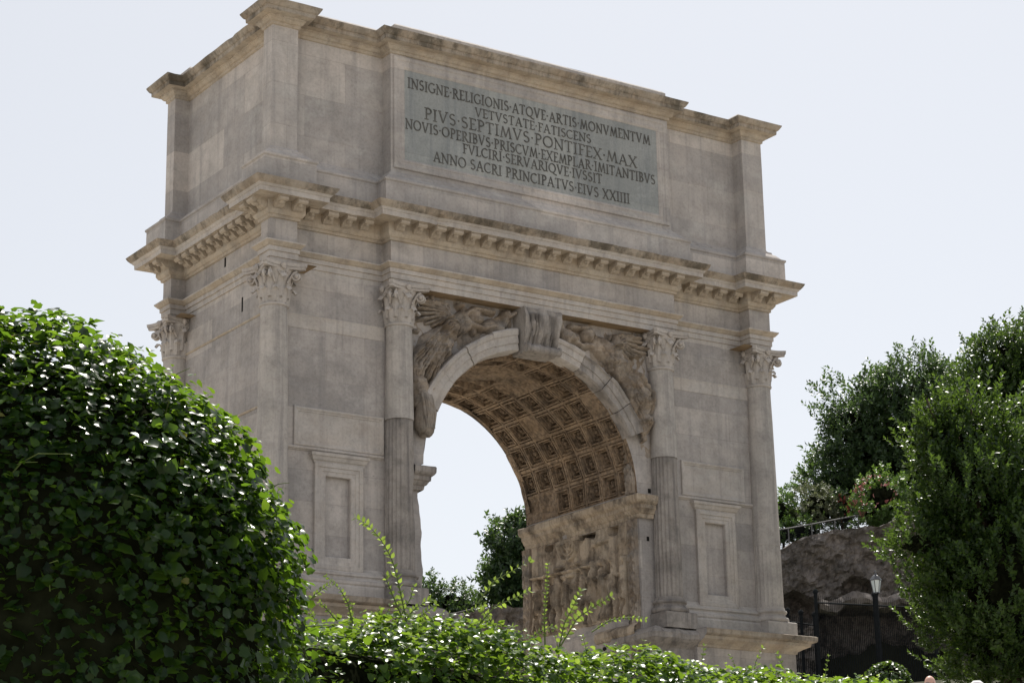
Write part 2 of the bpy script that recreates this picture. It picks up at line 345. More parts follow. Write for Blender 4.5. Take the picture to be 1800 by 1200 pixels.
# capital letters drawn as strokes: (thick?, points); arcs as ('a', cx, cy, rx, ry, from, to)
def arc(cx, cy, rx, ry, a0, a1, n=12): return [(cx+rx*math.cos(R(a0+(a1-a0)*i/n)), cy+ry*math.sin(R(a0+(a1-a0)*i/n))) for i in range(n+1)]
SER = .16
def stem(x): return [(1, [(x, 0), (x, 1)]), (0, [(x-SER, 0), (x+SER, 0)]), (0, [(x-SER, 1), (x+SER, 1)])]
GL = {
 'I': (.34, stem(.17)),
 'N': (.86, [(0, [(.14, 0), (.14, 1)]), (1, [(.1, 1), (.74, 0)]), (0, [(.74, 0), (.74, 1)]), (0, [(0, 0), (.28, 0)]), (0, [(.6, 1), (.88, 1)]), (0, [(0, 1), (.12, 1)])]),
 'S': (.58, [(1, arc(.29, .75, .2, .22, 35, 270, 14)+arc(.29, .27, .22, .25, 90, -150, 16)[1:])]),
 'G': (.84, [(1, arc(.45, .5, .4, .48, 48, 318, 22)), (1, [(.74, .08), (.74, .44)]), (0, [(.6, .44), (.88, .44)])]),
 'C': (.76, [(1, arc(.45, .5, .4, .48, 48, 314, 22))]),
 'O': (.92, [(1, arc(.46, .5, .40, .48, 0, 360, 28))]),
 'Q': (.94, [(1, arc(.46, .5, .40, .48, 0, 360, 28)), (1, [(.5, .08), (.72, -.12), (1.02, -.2)])]),
 'E': (.60, stem(.17)+[(0, [(.17, .985), (.54, .985), (.56, .84)]), (0, [(.17, .52), (.46, .52)]), (0, [(.17, .015), (.56, .015), (.59, .18)])]),
 'F': (.56, stem(.17)+[(0, [(.17, .985), (.54, .985), (.56, .82)]), (0, [(.17, .52), (.45, .52)])]),
 'L': (.58, stem(.17)+[(0, [(.17, .015), (.54, .015), (.58, .2)])]),
 'T': (.72, [(1, [(.36, 0), (.36, 1)]), (0, [(.22, 0), (.5, 0)]), (0, [(.04, .84), (.06, .985), (.66, .985), (.68, .84)])]),
 'V': (.82, [(1, [(.1, 1), (.41, 0)]), (0, [(.41, 0), (.72, 1)]), (0, [(0, 1), (.24, 1)]), (0, [(.6, 1), (.84, 1)])]),
 'A': (.84, [(0, [(.1, 0), (.42, 1)]), (1, [(.42, 1), (.74, 0)]), (0, [(.2, .34), (.63, .34)]), (0, [(0, 0), (.24, 0)]), (0, [(.6, 0), (.88, 0)])]),
 'M': (1.02, [(0, [(.1, 0), (.24, 1)]), (1, [(.24, 1), (.51, .05)]), (0, [(.51, .05), (.78, 1)]), (1, [(.78, 1), (.92, 0)]), (0, [(0, 0), (.22, 0)]), (0, [(.8, 0), (1.04, 0)])]),
 'X': (.8, [(1, [(.1, 1), (.7, 0)]), (0, [(.1, 0), (.7, 1)]), (0, [(0, 0), (.24, 0)]), (0, [(.58, 0), (.82, 0)]), (0, [(0, 1), (.24, 1)]), (0, [(.58, 1), (.82, 1)])]),
 'D': (.84, stem(.17)+[(1, [(.17, .985), (.38, .985)]+arc(.36, .5, .42, .485, 90, -90, 16)+[(.17, .015)])]),
 'P': (.62, stem(.17)+[(1, [(.17, .985), (.3, .985)]+arc(.3, .74, .26, .245, 90, -90, 10)+[(.2, .49)])]),
 'R': (.76, stem(.17)+[(1, [(.17, .985), (.3, .985)]+arc(.3, .75, .25, .235, 90, -90, 10)+[(.2, .51)]), (1, [(.34, .5), (.72, 0), (.84, 0)])]),
 'B': (.64, stem(.17)+[(1, [(.17, .985), (.28, .985)]+arc(.28, .76, .22, .225, 90, -90, 9)+[(.2, .535)]), (1, [(.2, .52), (.3, .52)]+arc(.3, .27, .27, .25, 90, -90, 10)+[(.17, .015)])]),
 '.': (.26, [(2, [(.13, .44), (.13, .56)])]), ' ': (.3, []),
}
def text_line(txt, x0, x1, z0, h):
    gap = .10; tot = sum(GL[c][0] for c in txt)+gap*(len(txt)-1); sx = (x1-x0)/tot
    mb = MB(); x = x0; cnt = 0
    for c in txt:
        w, st = GL[c]; jz = random.uniform(-.006, .006)
        for (tk, pl) in st:
            cnt += 1; hw = (.030, .052, .065)[tk]*h; y1 = -.016-.0009*(cnt % 6)
            P = [Vector((x+px*sx, z0+jz+pz*h)) for px, pz in pl]
            for i in range(len(P)-1):
                d = (P[i+1]-P[i]); 
                if d.length < 1e-6: continue
                d.normalize(); n_ = Vector((-d.y, d.x))*hw; e = d*hw*(.35 if 0 < i else 0); e2 = d*hw*.35 if i < len(P)-2 else d*0
                q = [P[i]-e+n_, P[i+1]+e2+n_, P[i+1]+e2-n_, P[i]-e-n_]; yy = y1-.0003*(i % 2)
                f = [(v.x, yy, v.y) for v in q]; b = [(v.x, -.003, v.y) for v in q]
                mb.add(f+b, [(3, 2, 1, 0), (0, 1, 5, 4), (1, 2, 6, 5), (2, 3, 7, 6), (3, 0, 4, 7)])
        x += (w+gap)*sx
    part(mb, 'inscription_line', M['letter'], SLAB)
text_line('INSIGNE.RELIGIONIS.ATQVE.ARTIS.MONVMENTVM', -3.25, 3.15, 13.79, .222)
text_line('VETVSTATE.FATISCENS', -1.57, 1.49, 13.495, .198)
text_line('PIVS.SEPTIMVS.PONTIFEX.MAX', -2.84, 2.75, 13.165, .252)
text_line('NOVIS.OPERIBVS.PRISCVM.EXEMPLAR.IMITANTIBVS', -3.31, 3.25, 12.86, .218)
text_line('FVLCIRI.SERVARIQVE.IVSSIT', -1.89, 1.76, 12.595, .21)
text_line('ANNO SACRI PRINCIPATVS.EIVS XXIIII', -2.63, 2.51, 12.26, .222)
# entablature -----------------------------------------------------
a = MB(); a.sweep(PL2, [(-.6, 9.405), (0, 9.40), (.0, 9.52), (.022, 9.525), (.024, 9.64), (.048, 9.645), (.05, 9.735), (.075, 9.745), (.10, 9.775), (.14, 9.82), (.144, 9.845), (.0, 9.86)], True, .28, .006, .014,
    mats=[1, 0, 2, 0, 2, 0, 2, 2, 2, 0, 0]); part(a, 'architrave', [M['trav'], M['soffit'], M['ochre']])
a = MB(); a.sweep(PL2, [(0, 9.85), (0, 10.1), (0, 10.36)], True, .5, .005); part(a, 'frieze', M['wall'])
a = MB(); a.sweep(PL2, [(-.02, 10.325), (.045, 10.335), (.05, 10.385), (.085, 10.40), (.115, 10.45), (.125, 10.47), (.125, 10.68), (.455, 10.685), (.475, 10.68), (.48, 10.775), (.50, 10.785), (.515, 10.81), (.535, 10.825), (.585, 10.88), (.615, 10.93), (.625, 10.955), (.60, 10.965), (.2, 11.03)], True, .2, .011, .035,
    mats=[1, 1, 1, 1, 1, 1, 1, 1, 0, 0, 0, 0, 2, 2, 2, 2, 2]); CORN = part(a, 'cornice', [M['trav'], M['ochre'], M['cyma']])
def modillion_mesh(seed):
    pr = [(0, 0), (.30, 0), (.315, -.03), (.31, -.075), (.28, -.10), (.235, -.095), (.19, -.085), (.14, -.115), (.09, -.165), (.03, -.19), (0, -.19)]
    mb = MB(); hw = .095
    L_ = [(-hw, -o, z) for o, z in pr]; R_ = [(hw, -o, z) for o, z in pr]; n = len(pr)
    for i in range(n-1): mb.poly([L_[i], L_[i+1], R_[i+1], R_[i]])
    mb.poly(L_[::-1]); mb.poly(R_)
    mb.tube([(-hw-.012, -.268, -.055), (hw+.012, -.268, -.055)], .058, 8); mb.tube([(-hw-.012, -.06, -.12), (hw+.012, -.06, -.12)], .062, 8)
    mb.box(-hw-.02, hw+.02, -.335, 0, -.016, 0.006)
    mb.lump((0, -.2, -.11), (.05, .08, .05), seed, .3, (8, 6))
    mb.v = [tuple(Vector(v)+.008*Vector((noise.noise(Vector(v)*9+Vector((seed, 0, 0))), noise.noise(Vector(v)*9+Vector((0, seed, 4))), noise.noise(Vector(v)*9+Vector((2, 7, seed)))))) for v in mb.v]
    return mb
MODS = [part(modillion_mesh(s), 'modillion', M['ochre'], CORN) for s in range(3)]
mod_n = [0]
def put_mod(x, y, rz):
    k = mod_n[0]; s = MODS[k % 3]; o = s if k < 3 else s.copy()
    if k >= 3: COL.objects.link(o)
    o.parent = CORN; o.matrix_parent_inverse = CORN.matrix_parent_inverse.copy() if False else Matrix.Identity(4)
    o.matrix_parent_inverse = Matrix.Identity(4)
    o.location = Vector((x, y, 10.683)); o.rotation_euler = (0, random.uniform(-.03, .03), rz+random.uniform(-.03, .03)); o.scale = (random.uniform(.9, 1.08),)*3; mod_n[0] += 1
_off = .12
def row(x0, x1, y, n, rz=0):
    for i in range(n):
        t = (i+.5)/n; put_mod(x0+(x1-x0)*t, y, rz)
row(-3.66-.1, 3.66+.1, -_off, 18); row(-5.70, -3.98, REC-_off, 4); row(3.98, 5.70, REC-_off, 4)
row(-6.55, -5.72, -_off, 2); row(5.72, 6.55, -_off, 2)
for i in range(10):
    put_mod(-6.08-_off, .68+(D-1.36)*(i+.5)/10, -PI/2)
for y in (.02, .42, D-.42, D-.02): put_mod(-6.43-_off, y, -PI/2)
# column ----------------------------------------------------------
Z0, Z1, ZC = 3.52, 8.60, 9.405
def capital_mb():
    mb = MB(); H = ZC-Z1
    mb.lathe([(.262, -.06), (.295, -.05), (.305, -.025), (.295, 0), (.265, .01)], n=28)
    mb.lathe([(.262, 0), (.262, .2), (.275, .38), (.31, .52), (.37, .62), (.38, .68)], n=28)
    def leaf_(ang, z0, h, r0, w, curl):
        rows = []; ns = 9
        for j in range(ns):
            t = j/(ns-1)
            if t < .72: r = r0+.05*t; z = z0+h*t/.72
            else:
                a = (t-.72)/.28*PI*.95; r = r0+.036+curl*(1-math.cos(a))*.5+.02; z = z0+h+curl*.55*math.sin(a)-curl*.35*(a/PI)
            ww = w*(1-.25*t if t < .6 else .85-.45*(t-.6)/.4)
            for i in range(7):
                s = (i/6-.5)*2; rr = r+.018*(1-abs(s))-.025*s*s+(.008 if i % 2 else 0)
                aa = ang+s*ww/r0
                rows.append((rr*math.cos(aa), rr*math.sin(aa), z-.02*abs(s)))
        mb.grid(rows, 7, ns)
    for k in range(8): leaf_(2*PI*(k+.5)/8, .01, .27, .275, .092, .11)
    for k in range(8): leaf_(2*PI*k/8, .12, .40, .285, .095, .14)
    # volutes at the four corners, spiralling tubes
    for k in range(4):
        a = PI/4+k*PI/2; d = Vector((math.cos(a), math.sin(a), 0)); t_ = Vector((-d.y, d.x, 0))
        for s in (-1, 1):
            c = d*.475+t_*.03*s+Vector((0, 0, .545)); pth = []; rr = []
            for i in range(22):
                q = i/21; ph = PI*.5+q*PI*3.1; rad = .105*(1-q*.85)
                pth.append(c+d*(-rad*math.cos(ph))*-1+Vector((0, 0, rad*math.sin(ph)))+t_*s*(.02+.012*q)); rr.append(.026-.01*q)
            pth = [d*.30+t_*.11*s+Vector((0, 0, .40)), d*.38+t_*.07*s+Vector((0, 0, .56))]+pth; rr = [.022, .024]+rr
            mb.tube(pth, rr, 6)
            mb.lump(c+t_*s*.03, (.05, .05, .05), k, .1, (8, 6))
        for s in (-1, 1):   # inner helices
            m_ = Vector((math.cos(a+PI/4), math.sin(a+PI/4), 0)); tm = Vector((-m_.y, m_.x, 0)); c = m_*.36+tm*.055*s+Vector((0, 0, .59))
            mb.tube([c+tm*s*.05*math.cos(q)*(1-q/9)+Vector((0, 0, .05*math.sin(q)*(1-q/9))) for q in [i*.5 for i in range(14)]], .018, 5)
    # abacus with hollow sides and a flower on each
    for (z0, z1, g_) in ((.675, .725, .0), (.73, .80, .02)):
        out = []
        for k in range(4):
            a = k*PI/2
            for i in range(9):
                s = (i/8-.5)*2; xx = .355+g_+.115*s*s*abs(s); yy = s*(.42+g_)
                out.append(Vector((math.cos(a)*xx-math.sin(a)*yy, math.sin(a)*xx+math.cos(a)*yy, 0)))
        n = len(out)
        mb.grid([v+Vector((0, 0, z0)) for v in out]+[v*1.02+Vector((0, 0, z1)) for v in out], n, 2, wrapu=True)
        mb.poly([v+Vector((0, 0, z0)) for v in out][::-1]); mb.poly([v*1.02+Vector((0, 0, z1)) for v in out])
    for k in range(4):
        a = k*PI/2; mb.lump((.40*math.cos(a), .40*math.sin(a), .725), (.065, .065, .065), k, .5, (9, 7), f=3)
    return mb
def base_mb():
    mb = MB(); q = .415
    mb.sweep([(-q, -q), (q, -q), (q, q), (-q, q)], [(0, 2.84), (0, 3.0), (0, 3.17), (-.03, 3.185), (-.2, 3.19)], True, .2, .006, .03)
    mb.lathe([(.30, 3.185), (.385, 3.19), (.412, 3.215), (.418, 3.25), (.405, 3.285), (.37, 3.305), (.355, 3.31), (.352, 3.325), (.335, 3.345), (.335, 3.37), (.348, 3.39), (.368, 3.395), (.38, 3.42), (.372, 3.45), (.345, 3.46), (.335, 3.465), (.33, 3.49), (.318, 3.53)], n=36)
    return mb
def rad_at(z): t = (z-Z0)/(Z1-Z0); return .318-.05*t**1.5
def shaft_mb(fl_to, depth_lo, depth_hi, seed, erode=0.):
    mb = MB(); nf = 22; n = nf*6
    zs = [Z0+(Z1-.05-Z0)*i/40 for i in range(41)]
    if fl_to > Z0+.2: zs = sorted([z for z in zs if abs(z-fl_to) > .04]+[fl_to-.001, fl_to+.001])
    pts = []
    for z in zs:
        lo = z < fl_to
        for k in range(n):
            an = 2*PI*k/n; u = (k % 6)/6; dep = depth_lo if lo else depth_hi
            fl = dep*(math.sin(PI*u)**.6 if u > 0 else 0)
            r = rad_at(z)*(1 if lo else 1.0)-fl
            v = Vector((math.cos(an), math.sin(an), z))
            if lo and erode: r -= .012+erode*max(0, noise.noise(Vector((v.x*1.5+seed, v.y*1.5, z*1.1)))-.05)+.006*noise.noise(v*6)
            r += .003*noise.noise(Vector((v.x*3, v.y*3, z*2+seed)))
            pts.append((r*math.cos(an), r*math.sin(an), z))
    mb.grid(pts, n, len(zs), wrapu=True); return mb
capm = capital_mb(); basem = base_mb()
_proto = {}
def column(x, y, kind, rz=0):
    if kind not in _proto:
        args = {'corner': (4.9, .012, .0015, 1, 0.), 'inner': (6.6, .022, .002, 3, .06), 'inner2': (6.58, .022, .002, 9, .05)}[kind]
        s = shaft_mb(*args); sh = s.build('column', M['shaft']); smooth_angle(sh, 50)
        sh.data.materials.append(M['flute'])
        if kind != 'corner':
            for p in sh.data.polygons: p.material_index = 1 if p.center.z < args[0] else 0
        c = capm.build('capital', M['trav']); smooth_angle(c, 45); b = basem.build('column_base', M['flute'] if kind != 'corner' else M['trav']); smooth_angle(b, 40)
        c.location.z = Z1; c.parent = sh; b.parent = sh; _proto[kind] = sh
    else:
        p = _proto[kind]; sh = p.copy(); COL.objects.link(sh)
        for ch in p.children: c = ch.copy(); COL.objects.link(c); c.parent = sh
    sh.parent = ARCH; sh.matrix_parent_inverse = Matrix.Translation((0, -D/2, 0)); sh.location = (x, y, 0); sh.rotation_euler.z = rz
    return sh
for (x, y, k) in [(-6.2, .243, 'corner'), (-3.36, .2, 'inner'), (3.36, .2, 'inner2'), (6.2, .243, 'corner'), (-6.2, D-.243, 'corner'), (6.2, D-.243, 'corner'), (-3.36, D-.2, 'inner'), (3.36, D-.2, 'inner2')]:
    column(x, y, k, 0 if y < 1 else PI)
# walls -----------------------------------------------------------
O, ZS, RV = 2.706, 5.82, 2.706
XW = 6.09
def er_left(z):   # how far the left front jamb edge has broken away
    e = .05+.05*noise.noise(Vector((0, 1, z*1.3)))+.03*noise.noise(Vector((0, 4, z*4)))
    if z > 6.4: e = .12
    if 4.4 < z < 5.25: e += .10*(z-4.4)/.85
    if 5.76 < z < 6.55: e += .03
    return e
niche = [(-4.965, -4.41, 3.67, 5.37), (4.53, 5.09, 3.70, 5.35)]
w = MB()
def wall_rects(xs, zs, holes, y):
    for i in range(len(xs)-1):
        for j in range(len(zs)-1):
            cx, cz = (xs[i]+xs[i+1])/2, (zs[j]+zs[j+1])/2
            if any(h[0] < cx < h[1] and h[2] < cz < h[3] for h in holes): continue
            w.poly([(xs[i], y, zs[j]), (xs[i+1], y, zs[j]), (xs[i+1], y, zs[j+1]), (xs[i], y, zs[j+1])])
for sgn, h in zip((-1, 1), niche):
    xs = sorted([sgn*XW, sgn*3.2, h[0], h[1]]); zs = [2.83, h[2], h[3], ZS]
    wall_rects(xs, zs, [h], REC)
    x0, x1, z0, z1 = h; d = REC+.07
    w.poly([(x0, d, z0), (x1, d, z0), (x1, d, z1), (x0, d, z1)])
    w.poly([(x0, REC, z0), (x0, d, z0), (x0, d, z1), (x0, REC, z1)]); w.poly([(x1, d, z0), (x1, REC, z0), (x1, REC, z1), (x1, d, z1)])
    w.poly([(x0, REC, z1), (x0, d, z1), (x1, d, z1), (x1, REC, z1)]); w.poly([(x0, d, z0), (x0, REC, z0), (x1, REC, z0), (x1, d, z0)])
arcp = [(RV*math.cos(PI-PI*i/40), ZS+RV*math.sin(PI-PI*i/40)) for i in range(41)]
outl = [(-XW, ZS)]+arcp+[(XW, ZS), (XW, 9.42), (-XW, 9.42)]
w.poly([(x, REC, z) for x, z in outl])
full = [(-XW, 0), (-O, 0)]+arcp+[(O, 0), (XW, 0), (XW, 9.42), (-XW, 9.42)]
w.poly([(x, D-REC, z) for x, z in full][::-1])
for sgn in (-1, 1):
    zz = [0, 2.83, ZS, 9.42]
    for j in range(3):
        q = [(sgn*XW, REC, zz[j]), (sgn*XW, D-REC, zz[j]), (sgn*XW, D-REC, zz[j+1]), (sgn*XW, REC, zz[j+1])]
        w.poly(q if sgn > 0 else q[::-1])
part(w, 'wall', M['wall'])
# strips of wall beside the opening (worn edges), and the passage walls
def jamb(sgn):
    mb = MB(); zs = [i*.09 for i in range(0, 65)]+[ZS]
    for j in range(len(zs)-1):
        def xe(z, k): 
            e = er_left(z) if sgn < 0 else .03+.035*max(0, noise.noise(Vector((3, 2, z*1.7))))+.015*noise.noise(Vector((8, 2, z*6)))
            return sgn*(O+e*k)
        q0, q1 = zs[j], zs[j+1]
        mb.poly([(sgn*3.2, REC, q0), (xe(q0, 1), REC, q0), (xe(q1, 1), REC, q1), (sgn*3.2, REC, q1)][::(1 if sgn < 0 else -1)])
        ys = [REC, .45, .6, 1.0, 2, 3, 4, 4.35, 4.5, D-REC]
        ks = [1, .55, .2, 0, 0, 0, 0, .2, .6, 1]
        for i in range(len(ys)-1):
            if sgn > 0 and q0 > 3.2 and q1 < 5.3 and 3 <= i <= 6: continue    # the carved panel is let in here
            a_, b_ = (xe(q0, ks[i]), ys[i], q0), (xe(q0, ks[i+1]), ys[i+1], q0)
            c_, d_ = (xe(q1, ks[i+1]), ys[i+1], q1), (xe(q1, ks[i]), ys[i], q1)
            mb.poly([a_, b_, c_, d_] if sgn < 0 else [a_, d_, c_, b_])
    return mb
part(jamb(-1), 'passage_wall', M['wall']); part(jamb(1), 'passage_wall', M['wall'])
# podium, base mouldings
def podium(sgn):
    mb = MB()
    def P(l): return l if sgn < 0 else [(-x, D-y) for x, y in l]
    X0 = 3.74
    pth = P([(-6.5, D+.2), (-6.5, -.2), (-X0, -.2)]) if sgn < 0 else [(X0, -.2), (6.5, -.2), (6.5, D+.2)]
    mb.sweep(pth, [(0, -.3), (0, .8), (0, 1.7), (0, 2.47), (.03, 2.48), (.04, 2.52), (.12, 2.57), (.2, 2.61), (.24, 2.63), (.25, 2.69), (.33, 2.72), (.35, 2.74), (.355, 2.83), (.32, 2.845), (-.6, 2.85)], False, .3, .008, .025,
        mats=[0, 0, 0, 1, 1, 1, 1, 1, 1, 2, 2, 2, 2, 2])
    x = sgn*X0; yq = [(-.2, -.3), (-.2, 2.48), (-.32, 2.57), (-.44, 2.63), (-.55, 2.72), (-.55, 2.84), (.4, 2.85), (.4, -.3)]
    mb.poly([(x, a, b) for a, b in yq][::(1 if sgn < 0 else -1)])
    return mb
part(podium(-1), 'podium', [M['wall'], M['ochre'], M['cyma']]); part(podium(1), 'podium', [M['wall'], M['ochre'], M['cyma']])
def worn_block(x0, x1, y0, y1, prof, seed, amp=.06):
    """an eroded course: prof gives (out, z) on the front"""
    mb = MB(); nx = 10; rows = []
    pth = [(x0, y1), (x0, y0), (x1, y0), (x1, y1)]
    mb.sweep(pth, prof, False, .12, amp, amp*1.2, seed=seed); return mb
for sgn in (-1, 1):
    xs = sorted([sgn*2.72, sgn*3.73])
    mb = worn_block(xs[0], xs[1], -.12, 1.2, [(0, -.2), (0, 1), (0, 2.0), (-.02, 2.42), (.02, 2.46), (.14, 2.54), (.2, 2.6), (.2, 2.70), (.14, 2.78), (.02, 2.84), (-.08, 2.86), (-.5, 2.88)], 3+sgn, .05)
    part(mb, 'worn_podium_block', M['flute'])
def base_mould(sgn):
    mb = MB(); pth = [(-XW, D-REC), (-XW, REC), (-3.3, REC)] if sgn < 0 else [(3.3, REC), (XW, REC), (XW, D-REC)]
    mb.sweep(pth, [(.25, 2.83), (.25, 3.13), (.235, 3.15), (.22, 3.17), (.24, 3.2), (.235, 3.25), (.19, 3.275), (.16, 3.29), (.12, 3.33), (.12, 3.35), (.15, 3.37), (.145, 3.41), (.10, 3.43), (.08, 3.46), (.05, 3.48), (0, 3.54)], False, .3, .005, .01)
    return mb
part(base_mould(-1), 'base_moulding', M['trav']); part(base_mould(1), 'base_moulding', M['trav'])
# blind windows, blank tablets, ledges, band courses
def rect_frame(mb, x0, x1, z0, z1, prof, y):
    prev = None
    for d, o in prof:
        ring = [(x0+d, y-o, z0+d), (x1-d, y-o, z0+d), (x1-d, y-o, z1-d), (x0+d, y-o, z1-d)]
        if prev:
            for i in range(4): mb.poly([prev[i], prev[(i+1) % 4], ring[(i+1) % 4], ring[i]])
        prev = ring
    return prev
for sgn, h in zip((-1, 1), niche):
    x0, x1 = h[0]-.27, h[1]+.27; mb = MB()
    rect_frame(mb, x0, x1, 3.46, 5.58, [(0, 0), (0, .07), (.015, .08), (.09, .08), (.10, .06), (.17, .058), (.18, .045), (.255, .04), (.268, .02), (.268, -.01)], REC)
    nf = part(mb, 'blind_window', M['trav'])
    c = MB(); c.sweep([(x0-.02, REC), (x0-.02, REC-.06), (x1+.02, REC-.06), (x1+.02, REC)], [(0, 5.56), (.0, 5.60), (.03, 5.62), (.06, 5.68), (.09, 5.70), (.10, 5.75), (.08, 5.76), (-.06, 5.765)], False, .2, .004, .012)
    part(c, 'hood', M['trav'], nf)
    tx = (-5.69, -3.64) if sgn < 0 else (3.93, 5.72)
    t = MB(); q = rect_frame(t, tx[0], tx[1], 5.87, 6.66, [(0, 0), (0, .03), (.02, .045), (.05, .04), (.065, .022), (.095, .018), (.10, .006)], REC); t.poly(q)
    part(t, 'blank_tablet', M['trav'])
    l = MB(); lx = sorted([sgn*5.93, sgn*3.66])
    l.sweep([(lx[0], REC), (lx[1], REC)], [(0, 5.775), (.02, 5.78), (.035, 5.80), (.06, 5.81), (.065, 5.845), (.05, 5.86), (0, 5.868)], False, .2, .004, .012); part(l, 'ledge', M['trav'])
    b = MB(); bx = sorted([sgn*5.96, sgn*3.62]); b.sweep([(bx[0], REC), (bx[1], REC)], [(0, 8.26), (.012, 8.265), (.014, 8.52), (.02, 8.53), (.02, 8.55), (0, 8.56)], False, .3, .003, .01); part(b, 'band_course', M['trav'])
    s_ = MB(); pth = [(-XW, D-.5), (-XW, .45)] if sgn < 0 else [(XW, .45), (XW, D-.5)]
    for z in (8.62, 6.72): s_.sweep(pth, [(0, z), (.02, z+.005), (.03, z+.035), (.012, z+.05), (0, z+.055)], False, .25, .003, .008)
    part(s_, 'string_course', M['ochre'])
for (y, z0, z1, x) in [(2.68, 10.11, 10.31, -6.084), (1.84, 8.91, 9.22, -6.09)]:
    s_ = MB(); s_.box(x-.004, x+.05, y-.03, y+.03, z0, z1); part(s_, 'slit_shade_insert', M['hole_shade'])  # dark insert slightly proud of the wall, painting the slit's inner shade
# spandrel soffit strip and reliefs
def height(U, V, items):
    H = np.zeros_like(U)
    for it in items:
        pl, r, h = it[0], it[1], it[2]; sub = len(it) > 3
        d = np.full(U.shape, 9.)
        for (a_, b_) in zip(pl[:-1], pl[1:]):
            ax, az = a_; dx, dz = b_[0]-ax, b_[1]-az; L2 = dx*dx+dz*dz+1e-9
            t = np.clip(((U-ax)*dx+(V-az)*dz)/L2, 0, 1); d = np.minimum(d, np.hypot(U-ax-t*dx, V-az-t*dz))
        bmp = h*np.sqrt(np.maximum(0, 1-(d/r)**2))
        H = H-bmp if sub else np.maximum(H, bmp)
    return H
def cir(cx, cz, r, a0=0, a1=360, n=14): return arc(cx, cz, r, r, a0, a1, n)
def spandrel(sgn):
    xs = np.linspace(.5, 3.16, 170); zs = np.linspace(6.55, 9.42, 184); U, V = np.meshgrid(xs, zs)
    it = []; rnd = random.Random(5+sgn)
    # torso, head, wing feathers, trailing drapery, arms, standard
    it += [([(1.75, 8.95), (2.05, 8.75)], .24, .24), (cir(1.42, 9.1, .03), .14, .26), ([(2.05, 8.8), (2.35, 8.45), (2.6, 8.0)], .24, .24), ([(2.2, 8.7), (2.65, 8.4), (2.95, 7.7)], .16, .2)]
    it += [([(1.7, 8.95), (1.3, 8.85), (1.0, 8.95)], .075, .2), ([(1.75, 9.05), (1.45, 9.28), (1.0, 9.25)], .07, .18), ([(1.1, 8.95), (.75, 9.1)], .16, .16), ([(.85, 8.9), (.7, 9.25)], .12, .18)]
    for i in range(9):   # wing
        a_ = 75-i*13; L = .62+.25*math.sin(i*.5)
        it.append(([(2.1, 8.95), (2.1+.5*L*math.cos(R(a_)), 8.97+.42*L*math.sin(R(a_))), (2.1+1.15*L*math.cos(R(a_-12)), 8.94+.62*L*math.sin(R(a_-12)))], .043, .17-.012*(i % 2)))
    for i in range(11):  # folds of the dress
        s = i/10; it.append(([(2.0+.2*s, 8.55+.3*s), (2.3+.3*s, 8.15+.35*s), (2.55+.45*s+.05*rnd.random(), 7.45+.55*s), (2.85+.2*s, 6.95+.5*s)], .035+.02*rnd.random(), .24+.06*rnd.random()))
    for i in range(26):  # fine creases over body and legs
        s = i/25; x = 1.72+.95*s+rnd.uniform(-.1, .1); z = 9.0-1.0*s+rnd.uniform(-.14, .14); L = rnd.uniform(.12, .3); a_ = R(-55-35*s+rnd.uniform(-18, 18))
        it.append(([(x, z), (x+L*math.cos(a_), z+L*math.sin(a_))], rnd.uniform(.014, .024), rnd.uniform(.22, .29)))
    for r in (.10, .17, .25): it.append((cir(2.12, 8.72, r, 20, 320), .03, .29-.1*r))
    for i in range(22):
        x, z = rnd.uniform(.6, 3.1), rnd.uniform(6.7, 9.35); a_ = rnd.uniform(0, PI); L = rnd.uniform(.05, .2)
        it.append(([(x, z), (x+L*math.cos(a_), z+L*math.sin(a_))], rnd.uniform(.03, .07), rnd.uniform(.08, .17)))
    H = height(U, V, it)
    H2 = height(U, V, [([(rnd.uniform(.6, 3), rnd.uniform(6.8, 9.3)) for _ in range(2)], .012, .0) for i in range(2)])
    mb = MB(); pts = []
    for j in range(len(zs)):
        for i in range(len(xs)):
            n_ = noise.fractal(Vector((xs[i]*2.6, zs[j]*2.6, sgn*4)), 1, 2, 5); g_ = abs(noise.noise(Vector((xs[i]*7, zs[j]*5, sgn))))
            pts.append((sgn*xs[i], REC-.02-max(-.06, 1.3*H[j, i]*(.82+.4*n_)+.045*n_-.055*g_-.02), zs[j]))
    def keep(j, i):
        x, z = (xs[i]+xs[i+1])/2, (zs[j]+zs[j+1])/2
        return math.hypot(x, z-ZS) > 3.02
    mb.grid(pts, len(xs), len(zs), flip=(sgn < 0), keep=keep)
    o = part(mb, 'spandrel_relief', M['relief']); smooth_angle(o, 60); return o
spandrel(-1); spandrel(1)
# broken lump hanging at the left end of the arch ring
mb = MB()
mb.lump((-2.78, .22, 6.86), (.22, .26, .50), 4, .35, (18, 14)); mb.lump((-2.72, .2, 6.55), (.16, .2, .22), 6, .3, (14, 10)); mb.lump((-2.86, .24, 7.3), (.24, .22, .4), 8, .3, (14, 10))
for i in range(5): mb.tube([(-2.95+.06*i, -.02+.02*i, 7.2), (-2.9+.06*i, -.05, 6.8), (-2.82+.04*i, -.0, 6.5)], [.03, .035, .02], 6)
o = part(mb, 'broken_relief_end', M['relief']); smooth_angle(o, 70)
